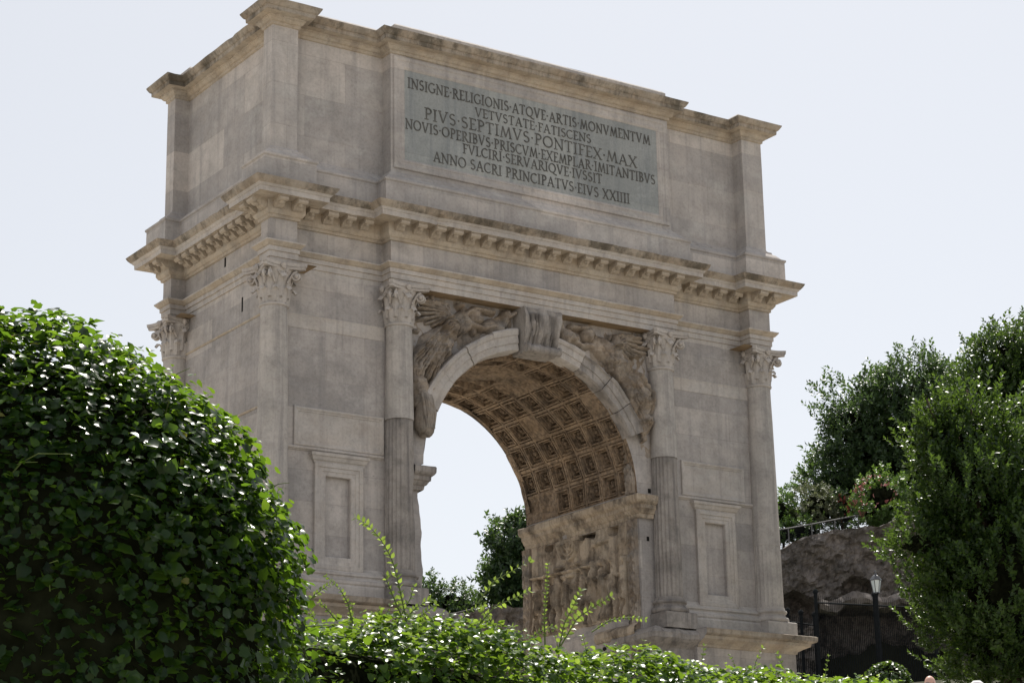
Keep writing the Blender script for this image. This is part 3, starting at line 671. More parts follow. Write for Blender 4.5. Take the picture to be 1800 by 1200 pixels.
# arch ring of voussoirs
def voussoir(a0, a1, y0, y1, r1, seed, r0=RV-.015):
    mb = MB(); n = 5; pr = [(r0, y1), (r0, y0+.05), (r0+.03, y0), (r0+.16, y0-.005), (r0+.17, y0-.03), (r0+.31, y0-.035), (r0+.33, y0-.06), (r1-.04, y0-.08), (r1, y0-.05), (r1, y1)]
    if y1 < y0: pr = [(r, yy if yy == y1 else 2*y0-yy) for r, yy in pr]
    pts = []
    for k in range(n+1):
        a_ = a0+(a1-a0)*k/n
        for r, y in pr:
            v = Vector((r*math.cos(a_), y, ZS+r*math.sin(a_))); d = .02*fbm(v+Vector((seed, 0, 0)), 3, 4); e = (.016 if k in (0, n) else 0)
            pts.append((v.x-d*math.cos(a_), v.y+d+(e*.3 if y1 > y0 else -e*.3), v.z-d*math.sin(a_)))
    m = len(pr); mb.grid(pts, m, n+1, flip=True)
    mb.poly(pts[:m]); mb.poly(pts[-m:][::-1]); return mb
angs = [156.5, 141, 126, 112, 99.5]
for i in range(4):
    o = part(voussoir(R(angs[i]-.25), R(angs[i+1]+.1), .13-random.uniform(0, .035), .55, 3.13+random.uniform(-.03, .03), i*3), 'voussoir', M['trav'])
angs = [80.5, 66, 51, 38, 25]
for i in range(4):
    o = part(voussoir(R(angs[i]-.2), R(angs[i+1]+.1), .155-random.uniform(0, .025), .45, 3.10+random.uniform(-.05, .02), 20+i*3), 'voussoir', M['flute'] if i else M['trav'])
for i in range(11):
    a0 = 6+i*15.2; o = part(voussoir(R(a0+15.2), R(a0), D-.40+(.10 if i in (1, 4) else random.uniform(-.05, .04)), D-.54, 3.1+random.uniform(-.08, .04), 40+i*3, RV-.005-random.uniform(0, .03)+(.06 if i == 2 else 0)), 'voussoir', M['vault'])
# keystone console with a draped figure
mb = MB(); pr = []
for i in range(26):
    t = i/25; z = 9.40-.98*t; yv = -.06+.16*t-.10*math.sin(t*PI*1.15)+(.0 if t < .8 else -.10*math.sin((t-.8)/.2*PI))
    pr.append((yv, z))
kx = np.linspace(-.47, .5, 40); it = [([(.0, 9.2), (.03, 8.9)], .17, .12), (cir(.0, 9.33, .02), .10, .12), ([(-.05, 8.95), (-.12, 8.5)], .11, .12), ([(.08, 8.95), (.15, 8.6)], .10, .13), ([(-.45, 9.35), (-.38, 8.9), (-.44, 8.45)], .08, .06), ([(.48, 9.35), (.4, 8.9), (.47, 8.45)], .08, .06)]
it += [([(-.3+.075*i, 9.25), (-.27+.07*i, 8.9), (-.32+.08*i, 8.5)], .024, .14) for i in range(9)]
kz = np.array([z for y, z in pr]); U, V = np.meshgrid(kx, kz); H = height(U, V, it); pts = []
for j in range(26):
    for i in range(40):
        tap = 1-.14*(j/25); pts.append((kx[i]*tap, pr[j][0]-H[j, i]+.03*noise.noise(Vector((kx[i]*8, kz[j]*8, 2))), kz[j]))
mb.grid(pts, 40, 26, flip=True)
for i0 in (0, 39):
    sd_ = [pts[j*40+i0] for j in range(26)]; q = sd_+[(sd_[-1][0], .45, sd_[-1][2]), (sd_[0][0], .45, sd_[0][2])]; mb.poly(q if i0 else q[::-1])
b_ = [pts[25*40+i] for i in range(40)]; mb.poly(b_[::-1]+[(b_[0][0], .45, b_[0][2]), (b_[-1][0], .45, b_[-1][2])])
for s in (-1, 1): mb.tube([(s*.40+.01, -.12+.09*(1-q/14)*math.cos(q*.62), 8.50+.09*(1-q/14)*math.sin(q*.62)) for q in range(12)], .03, 6)
mb.tube([(-.43, -.10, 8.49), (.44, -.10, 8.49)], .085, 12)
o = part(mb, 'keystone', M['flute']); smooth_angle(o, 55)
# vault with coffers
v = MB(); NR, NC = 14, 7; Y0, Y1 = .42, D-.42
da, dy = PI/NR, (Y1-Y0)/NC
def vp(a_, y, r): 
    p = Vector((r*math.cos(a_), y, ZS+r*math.sin(a_))); d = .035*fbm(p, 2.0, 5)+.03*max(0, noise.noise(p*1.1+Vector((4, 0, 2))))
    return (p.x+d*math.cos(a_), p.y, p.z+d*math.sin(a_))
ROS = []
dead = random.Random(3)
for i in range(NR):
    for c in range(NC):
        a0, a1, y0, y1 = i*da, (i+1)*da, Y0+c*dy, Y0+(c+1)*dy
        if 6 <= i <= 7 and 2 <= c <= 4: continue
        worn = dead.random() < .14
        lv = [(0, 0), (.05, 0), (.055, .035), (.095, .035), (.10, -.01), (.15, -.01), (.16, .085), (.205, .09), (.215, .06), (.25, .06), (.26, .21), (.29, .215)]
        if worn: lv = [(0, 0), (.06, .01), (.12, .03), (.2, .03), (.3, .06)]
        prev = None
        for d, o_ in lv:
            A0, A1, B0, B1 = a0+da*d, a1-da*d, y0+dy*d, y1-dy*d
            ring = [vp(A0, B0, RV+o_), vp(A0, B1, RV+o_), vp(A1, B1, RV+o_), vp(A1, B0, RV+o_)]
            if prev:
                for k in range(4): v.poly([prev[k], ring[k], ring[(k+1) % 4], prev[(k+1) % 4]])
            prev = ring
        v.poly(prev[::-1])
        if not worn: ROS.append((.5*(a0+a1), .5*(y0+y1)))
# carved panel at the crown
na, ny = 40, 34; pts = []
its = [([(x0, y0), (x0+dx, y0+dy_)], r_, h_) for x0, y0, dx, dy_, r_, h_ in [(1.5, 1.9, .1, .5, .25, .14), (1.55, 2.55, .1, .15, .16, .16), (1.3, 1.7, .5, .1, .14, .12), (1.75, 2.2, .2, -.3, .1, .13), (1.3, 2.3, -.1, .5, .1, .12), (1.35, 2.9, .4, .05, .12, .1)]]
for j in range(ny):
    for i in range(na):
        a_ = 6*da+2*da*i/(na-1); y = Y0+2*dy+3*dy*j/(ny-1); e = min(i, na-1-i, (j)*1.2, (ny-1-j)*1.2)
        base = .0 if e < 2 else (-.03 if e < 4 else .10)
        h_ = float(height(np.array([[a_]]), np.array([[y]]), its)[0, 0]) if e >= 4 else 0
        pts.append(vp(a_, y, RV+base-h_+.03*noise.noise(Vector((a_*7, y*6, 1))) if e >= 2 else RV))
v.grid(pts, na, ny, flip=False)
for (yb0, yb1) in ((REC, Y0), (Y1, D-REC)):
    n = 56; v.grid([vp(PI*k/n, y, RV) for y in (yb0, yb1) for k in range(n+1)], n+1, 2, flip=False)
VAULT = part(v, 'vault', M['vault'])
def rosette(seed):
    mb = MB(); rnd = random.Random(seed)
    mb.lump((0, 0, .0), (.055, .055, .07), seed, .3, (8, 6))
    for k in range(6):
        a_ = 2*PI*k/6+seed; rr = .085*rnd.uniform(.8, 1.1); mb.lump((rr*math.cos(a_), rr*math.sin(a_), -.02), (.05, .05, .045), seed+k, .3, (7, 5))
    return mb
RM = [part(rosette(s), 'rosette', M['vault'], VAULT) for s in range(4)]
for r_ in RM: smooth_angle(r_, 60)
nros = 0
for k, (a_, y) in enumerate(ROS):
    if a_ > PI*.75 or nros >= 96: continue
    o = RM[nros % 4] if nros < 4 else RM[nros % 4].copy()
    if nros >= 4: COL.objects.link(o)
    o.parent = VAULT; o.matrix_parent_inverse = Matrix.Identity(4); rr = RV+.115
    o.location = (rr*math.cos(a_), y, ZS+rr*math.sin(a_)); q = Vector((-math.cos(a_), 0, -math.sin(a_))).to_track_quat('Z', 'Y')
    o.rotation_mode = 'QUATERNION'; o.rotation_quaternion = q; s_ = random.uniform(.95, 1.4); o.scale = (s_, s_, s_); nros += 1
# impost mouldings
def impost(sgn):
    mb = MB(); pr = [(0, 5.24), (.02, 5.26), (.03, 5.33), (.06, 5.35), (.10, 5.42), (.13, 5.44), (.135, 5.52), (.19, 5.56), (.215, 5.60), (.22, 5.70), (.20, 5.725), (.05, 5.76), (-.1, 5.78)]
    if sgn > 0: mb.sweep([(O, D-REC+.04), (O, REC-.06), (3.07, REC-.06)], pr, False, .12, .013, .05)
    else: mb.sweep([(-3.07, REC-.06), (-O-.06, REC-.06), (-O, D-REC+.05)], pr, False, .12, .02, .05)
    part(mb, 'impost', M['panel'] if sgn > 0 else M['flute'])
impost(-1); impost(1)
# right passage wall: carved procession panel, worn pilaster strips, ledge with dark patches painting the shade of beam holes
ys = np.linspace(.72, 4.42, 270); zs = np.linspace(3.12, 5.26, 156); U, V = np.meshgrid(ys, zs); rnd = random.Random(12); it = []
for i in range(10):      # marching figures, far to near
    y = 4.12-.36*i+rnd.uniform(-.05, .05); top = 4.45+rnd.uniform(-.08, .12); lean = rnd.uniform(-.05, .05)
    dp = rnd.uniform(.09, .13)
    it += [([(y+lean, top-.2), (y, top-.62)], .095, dp), (cir(y+lean*1.3, top, .012), .07, dp*1.05), ([(y, top-.6), (y-.10, 3.66), (y-.07, 3.24)], .05, dp*.95), ([(y+.03, top-.6), (y+.10, 3.66), (y+.15, 3.24)], .046, dp*.85), ([(y+lean, top-.18), (y-.14, top-.36), (y-.06, top-.06)], .034, dp)]
    for k in range(4): it.append(([(y-.08+.05*k, top-.3), (y-.1+.055*k, top-.80-.12*rnd.random())], .014, dp+.03))
    it.append(([(y+.18, top-.1), (y+.18, 3.2)], .05, .05, 1))
it += [([(4.2, 4.50), (2.0, 4.46)], .035, .15), ([(3.3, 4.60), (2.45, 4.60)], .05, .12)]
mx, mz = 2.88, 4.62       # seven-branched lampstand
it.append(([(mx, mz+.30), (mx, mz+.42)], .48, .13, 1))
for r_ in (.125, .25, .375): it.append((cir(mx, mz+.48, r_, 180, 360, 16), .030, .075))
it += [([(mx, mz+.5), (mx, mz-.18)], .036, .08), ([(mx-.16, mz-.15), (mx+.16, mz-.15)], .05, .13), ([(mx-.22, mz-.25), (mx+.22, mz-.25)], .06, .14)]
it += [([(1.25, 5.15), (1.2, 4.2)], .12, .09), ([(1.9, 4.9), (1.2, 4.95)], .05, .1)]
for c_, rr in [((3.62, 5.16), .10), ((2.35, 5.17), .07), ((1.98, 5.17), .09), ((1.18, 5.14), .14), ((2.2, 5.2), .06)]: it.append((cir(c_[0], c_[1], .02)+[(c_[0]+.1, c_[1])], rr, .3, 1))
H = height(U, V, it); pts = []
for j in range(len(zs)):
    for i in range(len(ys)):
        e = min(i, len(ys)-1-i, j, len(zs)-1-j); n_ = noise.fractal(Vector((ys[i]*2.2, zs[j]*2.2, 8)), 1, 2, 5)
        rough = noise.fractal(Vector((ys[i]*6, zs[j]*6, 3)), 1, 2, 3)
        low = max(0, 3.75-zs[j])*.12
        h_ = .0 if e < 3 else .02+1.35*H[j, i]*(.8+.45*n_)+.018*n_+.014*rough+low*(.5+n_)
        pts.append((O-.012-h_ if e >= 1 else O+.01, ys[i], zs[j]))
mb = MB(); mb.grid(pts, len(ys), len(zs), flip=True); o = part(mb, 'relief_panel', M['panel']); smooth_angle(o, 60)
for (y0, y1, z0, z1, sd_) in [(.40, .70, 1.2, 5.24, 1), (4.44, 4.74, 1.6, 5.24, 2), (.42, .72, 5.8, 6.9, 3)]:
    nyy, nzz = 18, int((z1-z0)/.03); pts = []; Us = np.linspace(y0, y1, nyy); Vs = np.linspace(z0, z1, nzz)
    for j in range(nzz):
        for i in range(nyy):
            e = min(i, nyy-1-i); u = (i/(nyy-1)-.5)*2; sc = .055*abs(math.sin(Vs[j]*13+3*u*u))*abs(math.cos(u*4.2+math.sin(Vs[j]*13)))
            n_ = noise.fractal(Vector((Us[i]*5, Vs[j]*4, sd_)), 1, 2, 4); h_ = 0 if e == 0 else (.055 if e < 3 else .025+sc*1.4)+.028*n_
            wv = .05*noise.noise(Vector((sd_, 2, Vs[j]*1.6)))
            pts.append((O-.008-h_ if e else O+.02, Us[i]+wv, Vs[j]))
    mb = MB(); mb.grid(pts, nyy, nzz, flip=True); o = part(mb, 'carved_pilaster', M['relief']); smooth_angle(o, 60)
mb = MB(); mb.sweep([(O-.02, 1.85), (O-.02, .36)], [(0, 2.68), (.12, 2.71), (.17, 2.79), (.16, 2.90), (.06, 2.98), (0, 3.0)], False, .12, .03, .04); part(mb, 'worn_ledge', M['panel'])
mb = MB()
for (y, z, s_) in [(1.92, 2.52, .13), (1.58, 2.58, .08), (.52, 2.62, .17)]: mb.lump((O-.08, y, z), (.03, s_, s_*.6), y, .3, (12, 8))
part(mb, 'socket_shade_patch', M['hole_shade'])  # dark lumps on the surface, shade of the sockets put into colour
# plain restored masonry under the carved panel, and small dark patches for shaded sockets on the front of the jamb
mb = MB(); n = 34; pts = []
for j in range(14):
    for i in range(n):
        y = .72+3.3*i/(n-1); z = 2.5+.66*j/13; top = 3.02+.12*math.sin(y*1.3)+.08*noise.noise(Vector((y*2, 0, 0)))
        pts.append((O-.03-.03*fbm((y, z, 1), 2, 3)-(.05 if z < top else 0), y, z))
mb.grid(pts, n, 14, flip=True); part(mb, 'patched_masonry', M['wall'])
mb = MB(); mb.box(2.92, 2.99, REC-.004, REC+.02, 4.76, 4.86); mb.box(3.0, 3.08, REC-.004, REC+.02, 5.82, 5.92); part(mb, 'socket_shade_patch', M['hole_shade'])  # dark boxes set proud of the jamb as painted socket shade

# ------------------------------------------------------------------ foliage tools
def leaf_template(outline, cup=.15, fold=.1):
    """outline: (x across, y along) points; returns verts, faces (fan round the midrib)"""
    vs = [(0, .45, 0)]+[(x, y, cup*abs(x)+fold*(y-.45)**2*-1) for x, y in outline]; n = len(outline)
    return np.array(vs), [(0, 1+i, 1+(i+1) % n) for i in range(n)]
IVY = leaf_template([(0, .03), (.24, -.07), (.46, .10), (.40, .34), (.44, .56), (.24, .72), (0, 1.03), (-.24, .72), (-.44, .56), (-.40, .34), (-.46, .10), (-.24, -.07)], .22, .25)
HEART = leaf_template([(0, 0), (.3, -.05), (.46, .22), (.34, .6), (0, 1), (-.34, .6), (-.46, .22), (-.3, -.05)], .25, .3)
LANCE = leaf_template([(0, 0), (.29, .42), (0, 1), (-.29, .42)], .35, .35)
def twig_template(n, L, size, seed, spread=.9):
    """a twig carrying n lance leaves, growing along +z"""
    rnd = np.random.default_rng(seed); V, F = LANCE; vs = []; fs = []
    for i in range(n):
        h = L*(.15+.85*i/(n-1)); az = i*2.4+rnd.uniform(-.4, .4); tilt = spread*(1.1-.6*i/(n-1))+rnd.uniform(-.25, .25); s = size*rnd.uniform(.7, 1.15)
        m = Matrix.Translation((0, 0, h)) @ Matrix.Rotation(az, 4, 'Z') @ Matrix.Rotation(-tilt, 4, 'X') @ Matrix.Rotation(PI/2, 4, 'X') @ Matrix.Rotation(rnd.uniform(-.5, .5), 4, 'Y')
        A = np.array(m.to_3x3()); b = len(vs)*0+sum(len(x) for x in vs)
        vs.append((V*s)@A.T+np.array(m.translation)); fs += [tuple(b+k for k in f) for f in F]
    return np.concatenate(vs), fs
def frames(normals, spin, up=None):
    """rotation matrices whose z axis is the normal, spun at random"""
    z = normals/np.linalg.norm(normals, axis=1, keepdims=True); n = len(z)
    ref = np.tile(np.array([[0, 0, 1.]]), (n, 1)); ref[np.abs(z[:, 2]) > .95] = (1, 0, 0)
    x = np.cross(ref, z); x /= np.linalg.norm(x, axis=1, keepdims=True); y = np.cross(z, x)
    c, s = np.cos(spin)[:, None], np.sin(spin)[:, None]
    x2 = c*x+s*y; y2 = -s*x+c*y
    return np.stack([x2, y2, z], 2)
def scatter(name, tpl, pos, rot, scale, mat, parent=None, smooth=True):
    V, F = tpl; n, k = len(pos), len(V)
    P = np.einsum('nij,kj->nki', rot, V)*scale[:, None, None]+pos[:, None, :]
    F = np.array(F); allf = (F[None]+(np.arange(n)*k)[:, None, None]).reshape(-1, F.shape[1])
    me = bpy.data.meshes.new(name); me.vertices.add(n*k); me.vertices.foreach_set('co', P.ravel().astype('f'))
    m = F.shape[1]; me.loops.add(allf.size); me.loops.foreach_set('vertex_index', allf.ravel().astype('i'))
    me.polygons.add(len(allf)); me.polygons.foreach_set('loop_start', np.arange(0, allf.size, m, dtype='i')); me.polygons.foreach_set('loop_total', np.full(len(allf), m, dtype='i'))
    me.polygons.foreach_set('use_smooth', np.full(len(allf), smooth)); me.update(calc_edges=True); me.validate(); me.materials.append(mat)
    o = bpy.data.objects.new(name, me); COL.objects.link(o)
    if parent: o.parent = parent; o.matrix_parent_inverse = Matrix.Translation(-parent.location)
    return o
def nfield(P, s, seed=0):
    return np.array([noise.fractal(Vector(p)*s+Vector((seed*3.1, seed, 0)), 1., 2., 3) for p in P])

# ------------------------------------------------------------------ big ivy mound at the left
c0 = at(-150, 1100, 11.0); AX, BX, DX, NP = 690/FOCAL*11-.05, 570/FOCAL*11-.06, 1.2, 2.2
gz = ground_z(c0.x, c0.y)
HED = empty('ivy_bush', (c0.x, c0.y, gz), 'large dark rounded ivy-covered bush filling the lower left of the photo', 'bush')
rh, fh = np.array(RH), np.array(FH)
def mound_points(n, seed):
    r_ = np.random.default_rng(seed); pos = []; nor = []
    d = r_.normal(size=(n*2, 3)); d /= np.linalg.norm(d, axis=1, keepdims=True)
    up = d[:, 2] > 0; 
    s = np.sign(d)*np.abs(d)**(2/NP); k = (np.abs(s[:, 0])**NP+np.abs(s[:, 1])**NP+np.abs(s[:, 2])**NP)**(-1/NP); s = s*k[:, None]
    L = np.stack([s[:, 0]*AX, s[:, 1]*DX, s[:, 2]*BX], 1)
    nn = np.stack([np.sign(s[:, 0])*np.abs(s[:, 0])**(NP-1)/AX, np.sign(s[:, 1])*np.abs(s[:, 1])**(NP-1)/DX, np.sign(s[:, 2])*np.abs(s[:, 2])**(NP-1)/BX], 1)
    low = ~up; L[low, 2] = -r_.uniform(0, 1, low.sum())*(c0.z-gz); nn[low, 2] = 0
    sc = (np.abs(L[low, 0]/AX)**NP+np.abs(L[low, 1]/DX)**NP)**(-1/NP); L[low, 0] *= sc; L[low, 1] *= sc
    P = np.array(c0)+L[:, :1]*rh+L[:, 1:2]*fh+L[:, 2:]*np.array([0, 0, 1.]); Nn = nn[:, :1]*rh+nn[:, 1:2]*fh+nn[:, 2:]*np.array([0, 0, 1.])
    return P, Nn/np.linalg.norm(Nn, axis=1, keepdims=True)
P, Nn = mound_points(24000, 1)
vis = (Nn@np.array(FH) < .75); P, Nn = P[vis], Nn[vis]
dep = rng.uniform(-.17, .03, len(P))+.09*nfield(P, 1.6)+.05*nfield(P, 4.5, 3)+.05*rng.random(len(P))**14
P2 = P+Nn*dep[:, None]
Ln = Nn*.75+np.array([0, 0, .55])+rng.normal(size=P.shape)*.42
szs = rng.choice([.036, .047, .058, .080], len(P), p=[.38, .34, .2, .08])*rng.uniform(.85, 1.15, len(P))
half = rng.random(len(P)) < .55
scatter('foliage', IVY, P2[half], frames(Ln[half], rng.uniform(0, 6.3, half.sum())), szs[half], M['ivy'], HED)
scatter('foliage', HEART, P2[~half], frames(Ln[~half], rng.uniform(0, 6.3, (~half).sum())), szs[~half], M['ivy'], HED)
# young paler leaves near the top and a few loose stems
Pt, Nt = mound_points(1700, 5); sel = (Nt[:, 2] > .15); Pt, Nt = Pt[sel], Nt[sel]
scatter('young_leaves', HEART, Pt+Nt*rng.uniform(-.02, .07, len(Pt))[:, None], frames(Nt*.5+np.array([0, 0, .7])+rng.normal(size=Pt.shape)*.4, rng.uniform(0, 6.3, len(Pt))), rng.uniform(.035, .06, len(Pt)), M['ivy2'], HED)
Py, Ny = mound_points(46, 55); scatter('yellow_leaves', HEART, Py+Ny*.0, frames(Ny+rng.normal(size=Py.shape)*.4, rng.uniform(0, 6.3, len(Py))), rng.uniform(.035, .065, len(Py)), M['yellow'], HED)
mb = MB()
for i in range(60):
    k = rng.integers(len(P)); p = Vector(P[k]); n_ = Vector(Nn[k]); t_ = Vector(rng.normal(size=3))*.5; t_.z = abs(t_.z)*.3
    mb.tube([p-n_*.06, p+n_*.03+t_*.10, p+n_*.05+t_*.25+Vector((0, 0, -.03))], [.004, .003, .0015], 4)
mb.build('stem', M['stem'], HED)
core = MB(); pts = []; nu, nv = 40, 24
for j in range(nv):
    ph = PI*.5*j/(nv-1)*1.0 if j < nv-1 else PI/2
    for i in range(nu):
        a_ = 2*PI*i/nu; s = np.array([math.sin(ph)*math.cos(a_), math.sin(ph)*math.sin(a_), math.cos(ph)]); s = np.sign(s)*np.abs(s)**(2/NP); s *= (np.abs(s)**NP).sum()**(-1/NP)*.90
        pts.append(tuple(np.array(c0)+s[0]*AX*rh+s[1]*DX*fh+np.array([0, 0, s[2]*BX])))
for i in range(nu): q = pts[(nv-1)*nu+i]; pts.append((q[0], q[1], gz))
core.grid(pts, nu, nv+1, flip=True, wrapu=True); core.build('shade_core', M['core'], HED)  # solid dark body, painted as the shade deep in the ivy

# ------------------------------------------------------------------ long low hedge across the bottom
HT = -1.86
spine = [(-4.2, 12.4), (-1.28, 13.6), (0, 14.5), (1.4, 15.7), (2.68, 17.0), (4.3, 18.8), (6.0, 20.5)]
def hedge_pt(l, t, z): return np.array((CAM.x, CAM.y, 0))+l*rh+t*.985*fh+np.array([0, 0, z])
hb = hedge_pt(0, 14.5, 0); HZ = ground_z(hb[0], hb[1])
LOW = empty('hedge', (hb[0], hb[1], HZ), 'long low bright green hedge with glossy leaves along the bottom of the photo', 'hedge')
def hedge_sample(n, seed):
    r_ = np.random.default_rng(seed); s = r_.uniform(0, len(spine)-1.001, n); i = s.astype(int); f = s-i
    sp = np.array(spine); l = sp[i, 0]*(1-f)+sp[i+1, 0]*f; t = sp[i, 1]*(1-f)+sp[i+1, 1]*f
    d = sp[i+1]-sp[i]; d /= np.linalg.norm(d, axis=1, keepdims=True); side = np.stack([d[:, 1], -d[:, 0]], 1)   # towards the camera
    side *= np.sign(-side[:, 1:2])
    a_ = r_.uniform(-1.0, 1.75, n); cx, cz = np.sin(a_), np.cos(a_); below = a_ > PI/2
    ww, hh = .7, .62
    lump = .10*nfield(np.stack([l, t, l*0], 1), 1.3, 4)+.05*nfield(np.stack([l, t, a_], 1), 3., 2)
    HTl = HT-.005-.10*np.clip((l+.75)/1.1, 0, 1)+.012*np.clip(l-.4, 0, 4)
    z = HTl-hh+hh*np.sign(cz)*np.abs(cz)**.8+lump; lo_ = r_.random(n) < .36; z = np.where(lo_, HTl-.4-r_.uniform(0, 1.1, n), z); cx = np.where(lo_, 1., cx)
    off = ww*np.sign(cx)*np.abs(cx)**.8
    P = np.stack([hedge_pt(l[k]+side[k, 0]*off[k], t[k]+side[k, 1]*off[k]+.5, z[k]) for k in range(n)])
    N_ = cx[:, None]*(side[:, :1]*rh+side[:, 1:]*fh)+np.maximum(cz, 0)[:, None]*np.array([0, 0, 1.])
    return P, N_/(np.linalg.norm(N_, axis=1, keepdims=True)+1e-6)
P, Nn = hedge_sample(27000, 21); P = P+Nn*rng.uniform(-.13, .04, len(P))[:, None]
Ln = Nn*.6+np.array([0, 0, .7])+rng.normal(size=P.shape)*.42; szs = rng.uniform(.036, .07, len(P)); half = rng.random(len(P)) < .4
scatter('foliage', IVY, P[half], frames(Ln[half], rng.uniform(0, 6.3, half.sum())), szs[half], M['ivy2'], LOW)
scatter('foliage', HEART, P[~half], frames(Ln[~half], rng.uniform(0, 6.3, (~half).sum())), szs[~half], M['ivy2'], LOW)
P, Nn = hedge_sample(2600, 33); sel = Nn[:, 2] > .3; P, Nn = P[sel]+Nn[sel]*.04, Nn[sel]
scatter('young_leaves', HEART, P, frames(Nn*.4+np.array([0, 0, .6])+rng.normal(size=P.shape)*.5, rng.uniform(0, 6.3, len(P))), rng.uniform(.025, .045, len(P)), M['sprig'], LOW)
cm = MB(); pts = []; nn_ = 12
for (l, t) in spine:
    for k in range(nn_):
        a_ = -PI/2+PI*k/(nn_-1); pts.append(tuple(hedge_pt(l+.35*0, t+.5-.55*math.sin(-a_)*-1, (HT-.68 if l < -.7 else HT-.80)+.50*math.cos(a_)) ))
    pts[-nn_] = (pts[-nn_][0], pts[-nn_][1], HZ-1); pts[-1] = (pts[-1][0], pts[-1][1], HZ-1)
cm.grid(pts, nn_, len(spine)); cm.build('shade_core', M['core'], LOW)  # dark filler body, shade between the hedge leaves put into its colour
def shoot(px, t, leaf_s=.035, n=16, mat='sprig', thick=.006):
    pts = [at(x, y, t+.15*i/len(px)) for i, (x, y) in enumerate(px)]
    # resample
    dd = [0]
    for a_, b_ in zip(pts[:-1], pts[1:]): dd.append(dd[-1]+(b_-a_).length)
    def along(s):
        s *= dd[-1]
        for i in range(len(pts)-1):
            if s <= dd[i+1]: return pts[i].lerp(pts[i+1], (s-dd[i])/(dd[i+1]-dd[i]+1e-9))
        return pts[-1]
    path = [along(i/14) for i in range(15)]; mb = MB(); mb.tube(path, [thick*(1-.75*i/14) for i in range(15)], 5)
    st = mb.build('shoot', M['stem'], LOW)
    P = []; Nr = []; X = []
    for i in range(n):
        s = .12+.88*i/(n-1); p = along(s); d = (along(min(1, s+.03))-along(max(0, s-.03))).normalized()
        for sg in (-1, 1):
            sd_ = d.cross(CF).normalized()*sg; ld = (sd_*.8+d*.7+Vector(rng.normal(size=3))*.22).normalized()
            nz = (Vector((0, 0, 1))*.5-CF*.4+Vector(rng.normal(size=3))*.35); nz = (nz-ld*nz.dot(ld)).normalized(); x = ld.cross(nz)
            P.append(p); X.append(np.stack([np.array(x), np.array(ld), np.array(nz)], 1))
    P = np.array([tuple(p) for p in P]); sc = leaf_s*rng.uniform(.7, 1.15, len(P))
    o = scatter('shoot_leaves', LEAFLET, P, np.array(X), sc, M[mat]); o.parent = st; o.matrix_parent_inverse = Matrix.Identity(4); 
    o.matrix_parent_inverse = Matrix.Translation(st.matrix_world.translation*0)
    st.matrix_parent_inverse = Matrix.Translation(-LOW.location)
LEAFLET = leaf_template([(0, 0), (.24, .2), (.3, .55), (0, 1), (-.3, .55), (-.24, .2)], .3, .3)
shoot([(715, 1095), (706, 1050), (697, 1010), (688, 980), (668, 945), (645, 920), (624, 910)], 14.0, .040, 22)
shoot([(705, 1080), (690, 1045), (678, 1015), (688, 1006)], 14.0, .034, 9)
shoot([(712, 1090), (730, 1068), (756, 1052)], 14.0, .038, 10)
shoot([(722, 1090), (742, 1080), (765, 1062)], 14.1, .036, 8)
shoot([(700, 1090), (722, 1050), (728, 1030)], 14.1, .03, 8)
shoot([(620, 1095), (612, 1060), (598, 1035), (574, 1012)], 13.9, .026, 14)
shoot([(536, 1068), (552, 1045), (580, 1026)], 13.6, .034, 9)
shoot([(592, 1090), (575, 1070), (562, 1058)], 13.7, .024, 8)
shoot([(835, 1105), (870, 1065), (905, 1050), (930, 1038)], 14.4, .042, 11)
shoot([(840, 1060), (868, 1020), (900, 1003), (930, 986)], 14.4, .038, 10)
shoot([(800, 1110), (820, 1075), (850, 1062)], 14.3, .036, 9)
shoot([(880, 1120), (862, 1090), (845, 1068)], 14.4, .036, 9)
shoot([(958, 1135), (957, 1080), (961, 1030), (963, 992)], 14.7, .026, 18)
shoot([(982, 1140), (992, 1095), (1010, 1060), (1021, 1038)], 14.8, .044, 12)
shoot([(985, 1135), (1015, 1085), (1045, 1065), (1074, 1048)], 14.8, .046, 13)
shoot([(1040, 1110), (1070, 1090), (1105, 1084), (1134, 1087)], 15.0, .028, 12)
shoot([(920, 1140), (945, 1110), (975, 1100)], 14.7, .034, 9)
shoot([(1120, 1165), (1128, 1148), (1140, 1136)], 15.2, .03, 6)
shoot([(648, 1100), (655, 1085), (668, 1070)], 13.9, .03, 6)

rs = random.Random(41)
for i in range(18):
    x = 560+i*52+rs.uniform(-18, 18); t = float(np.interp(x, [540, 900, 1230, 1500], [13.6, 14.5, 15.7, 17])); y = float(np.interp(x, [540, 720, 900, 1050, 1200, 1500], [1095, 1095, 1132, 1150, 1166, 1192])); h = rs.uniform(14, 42); dx = rs.uniform(-16, 22)
    shoot([(x, y+14), (x+dx*.3, y-h*.4), (x+dx, y-h)], t+.25, rs.uniform(.022, .032), 6, 'sprig', .004)
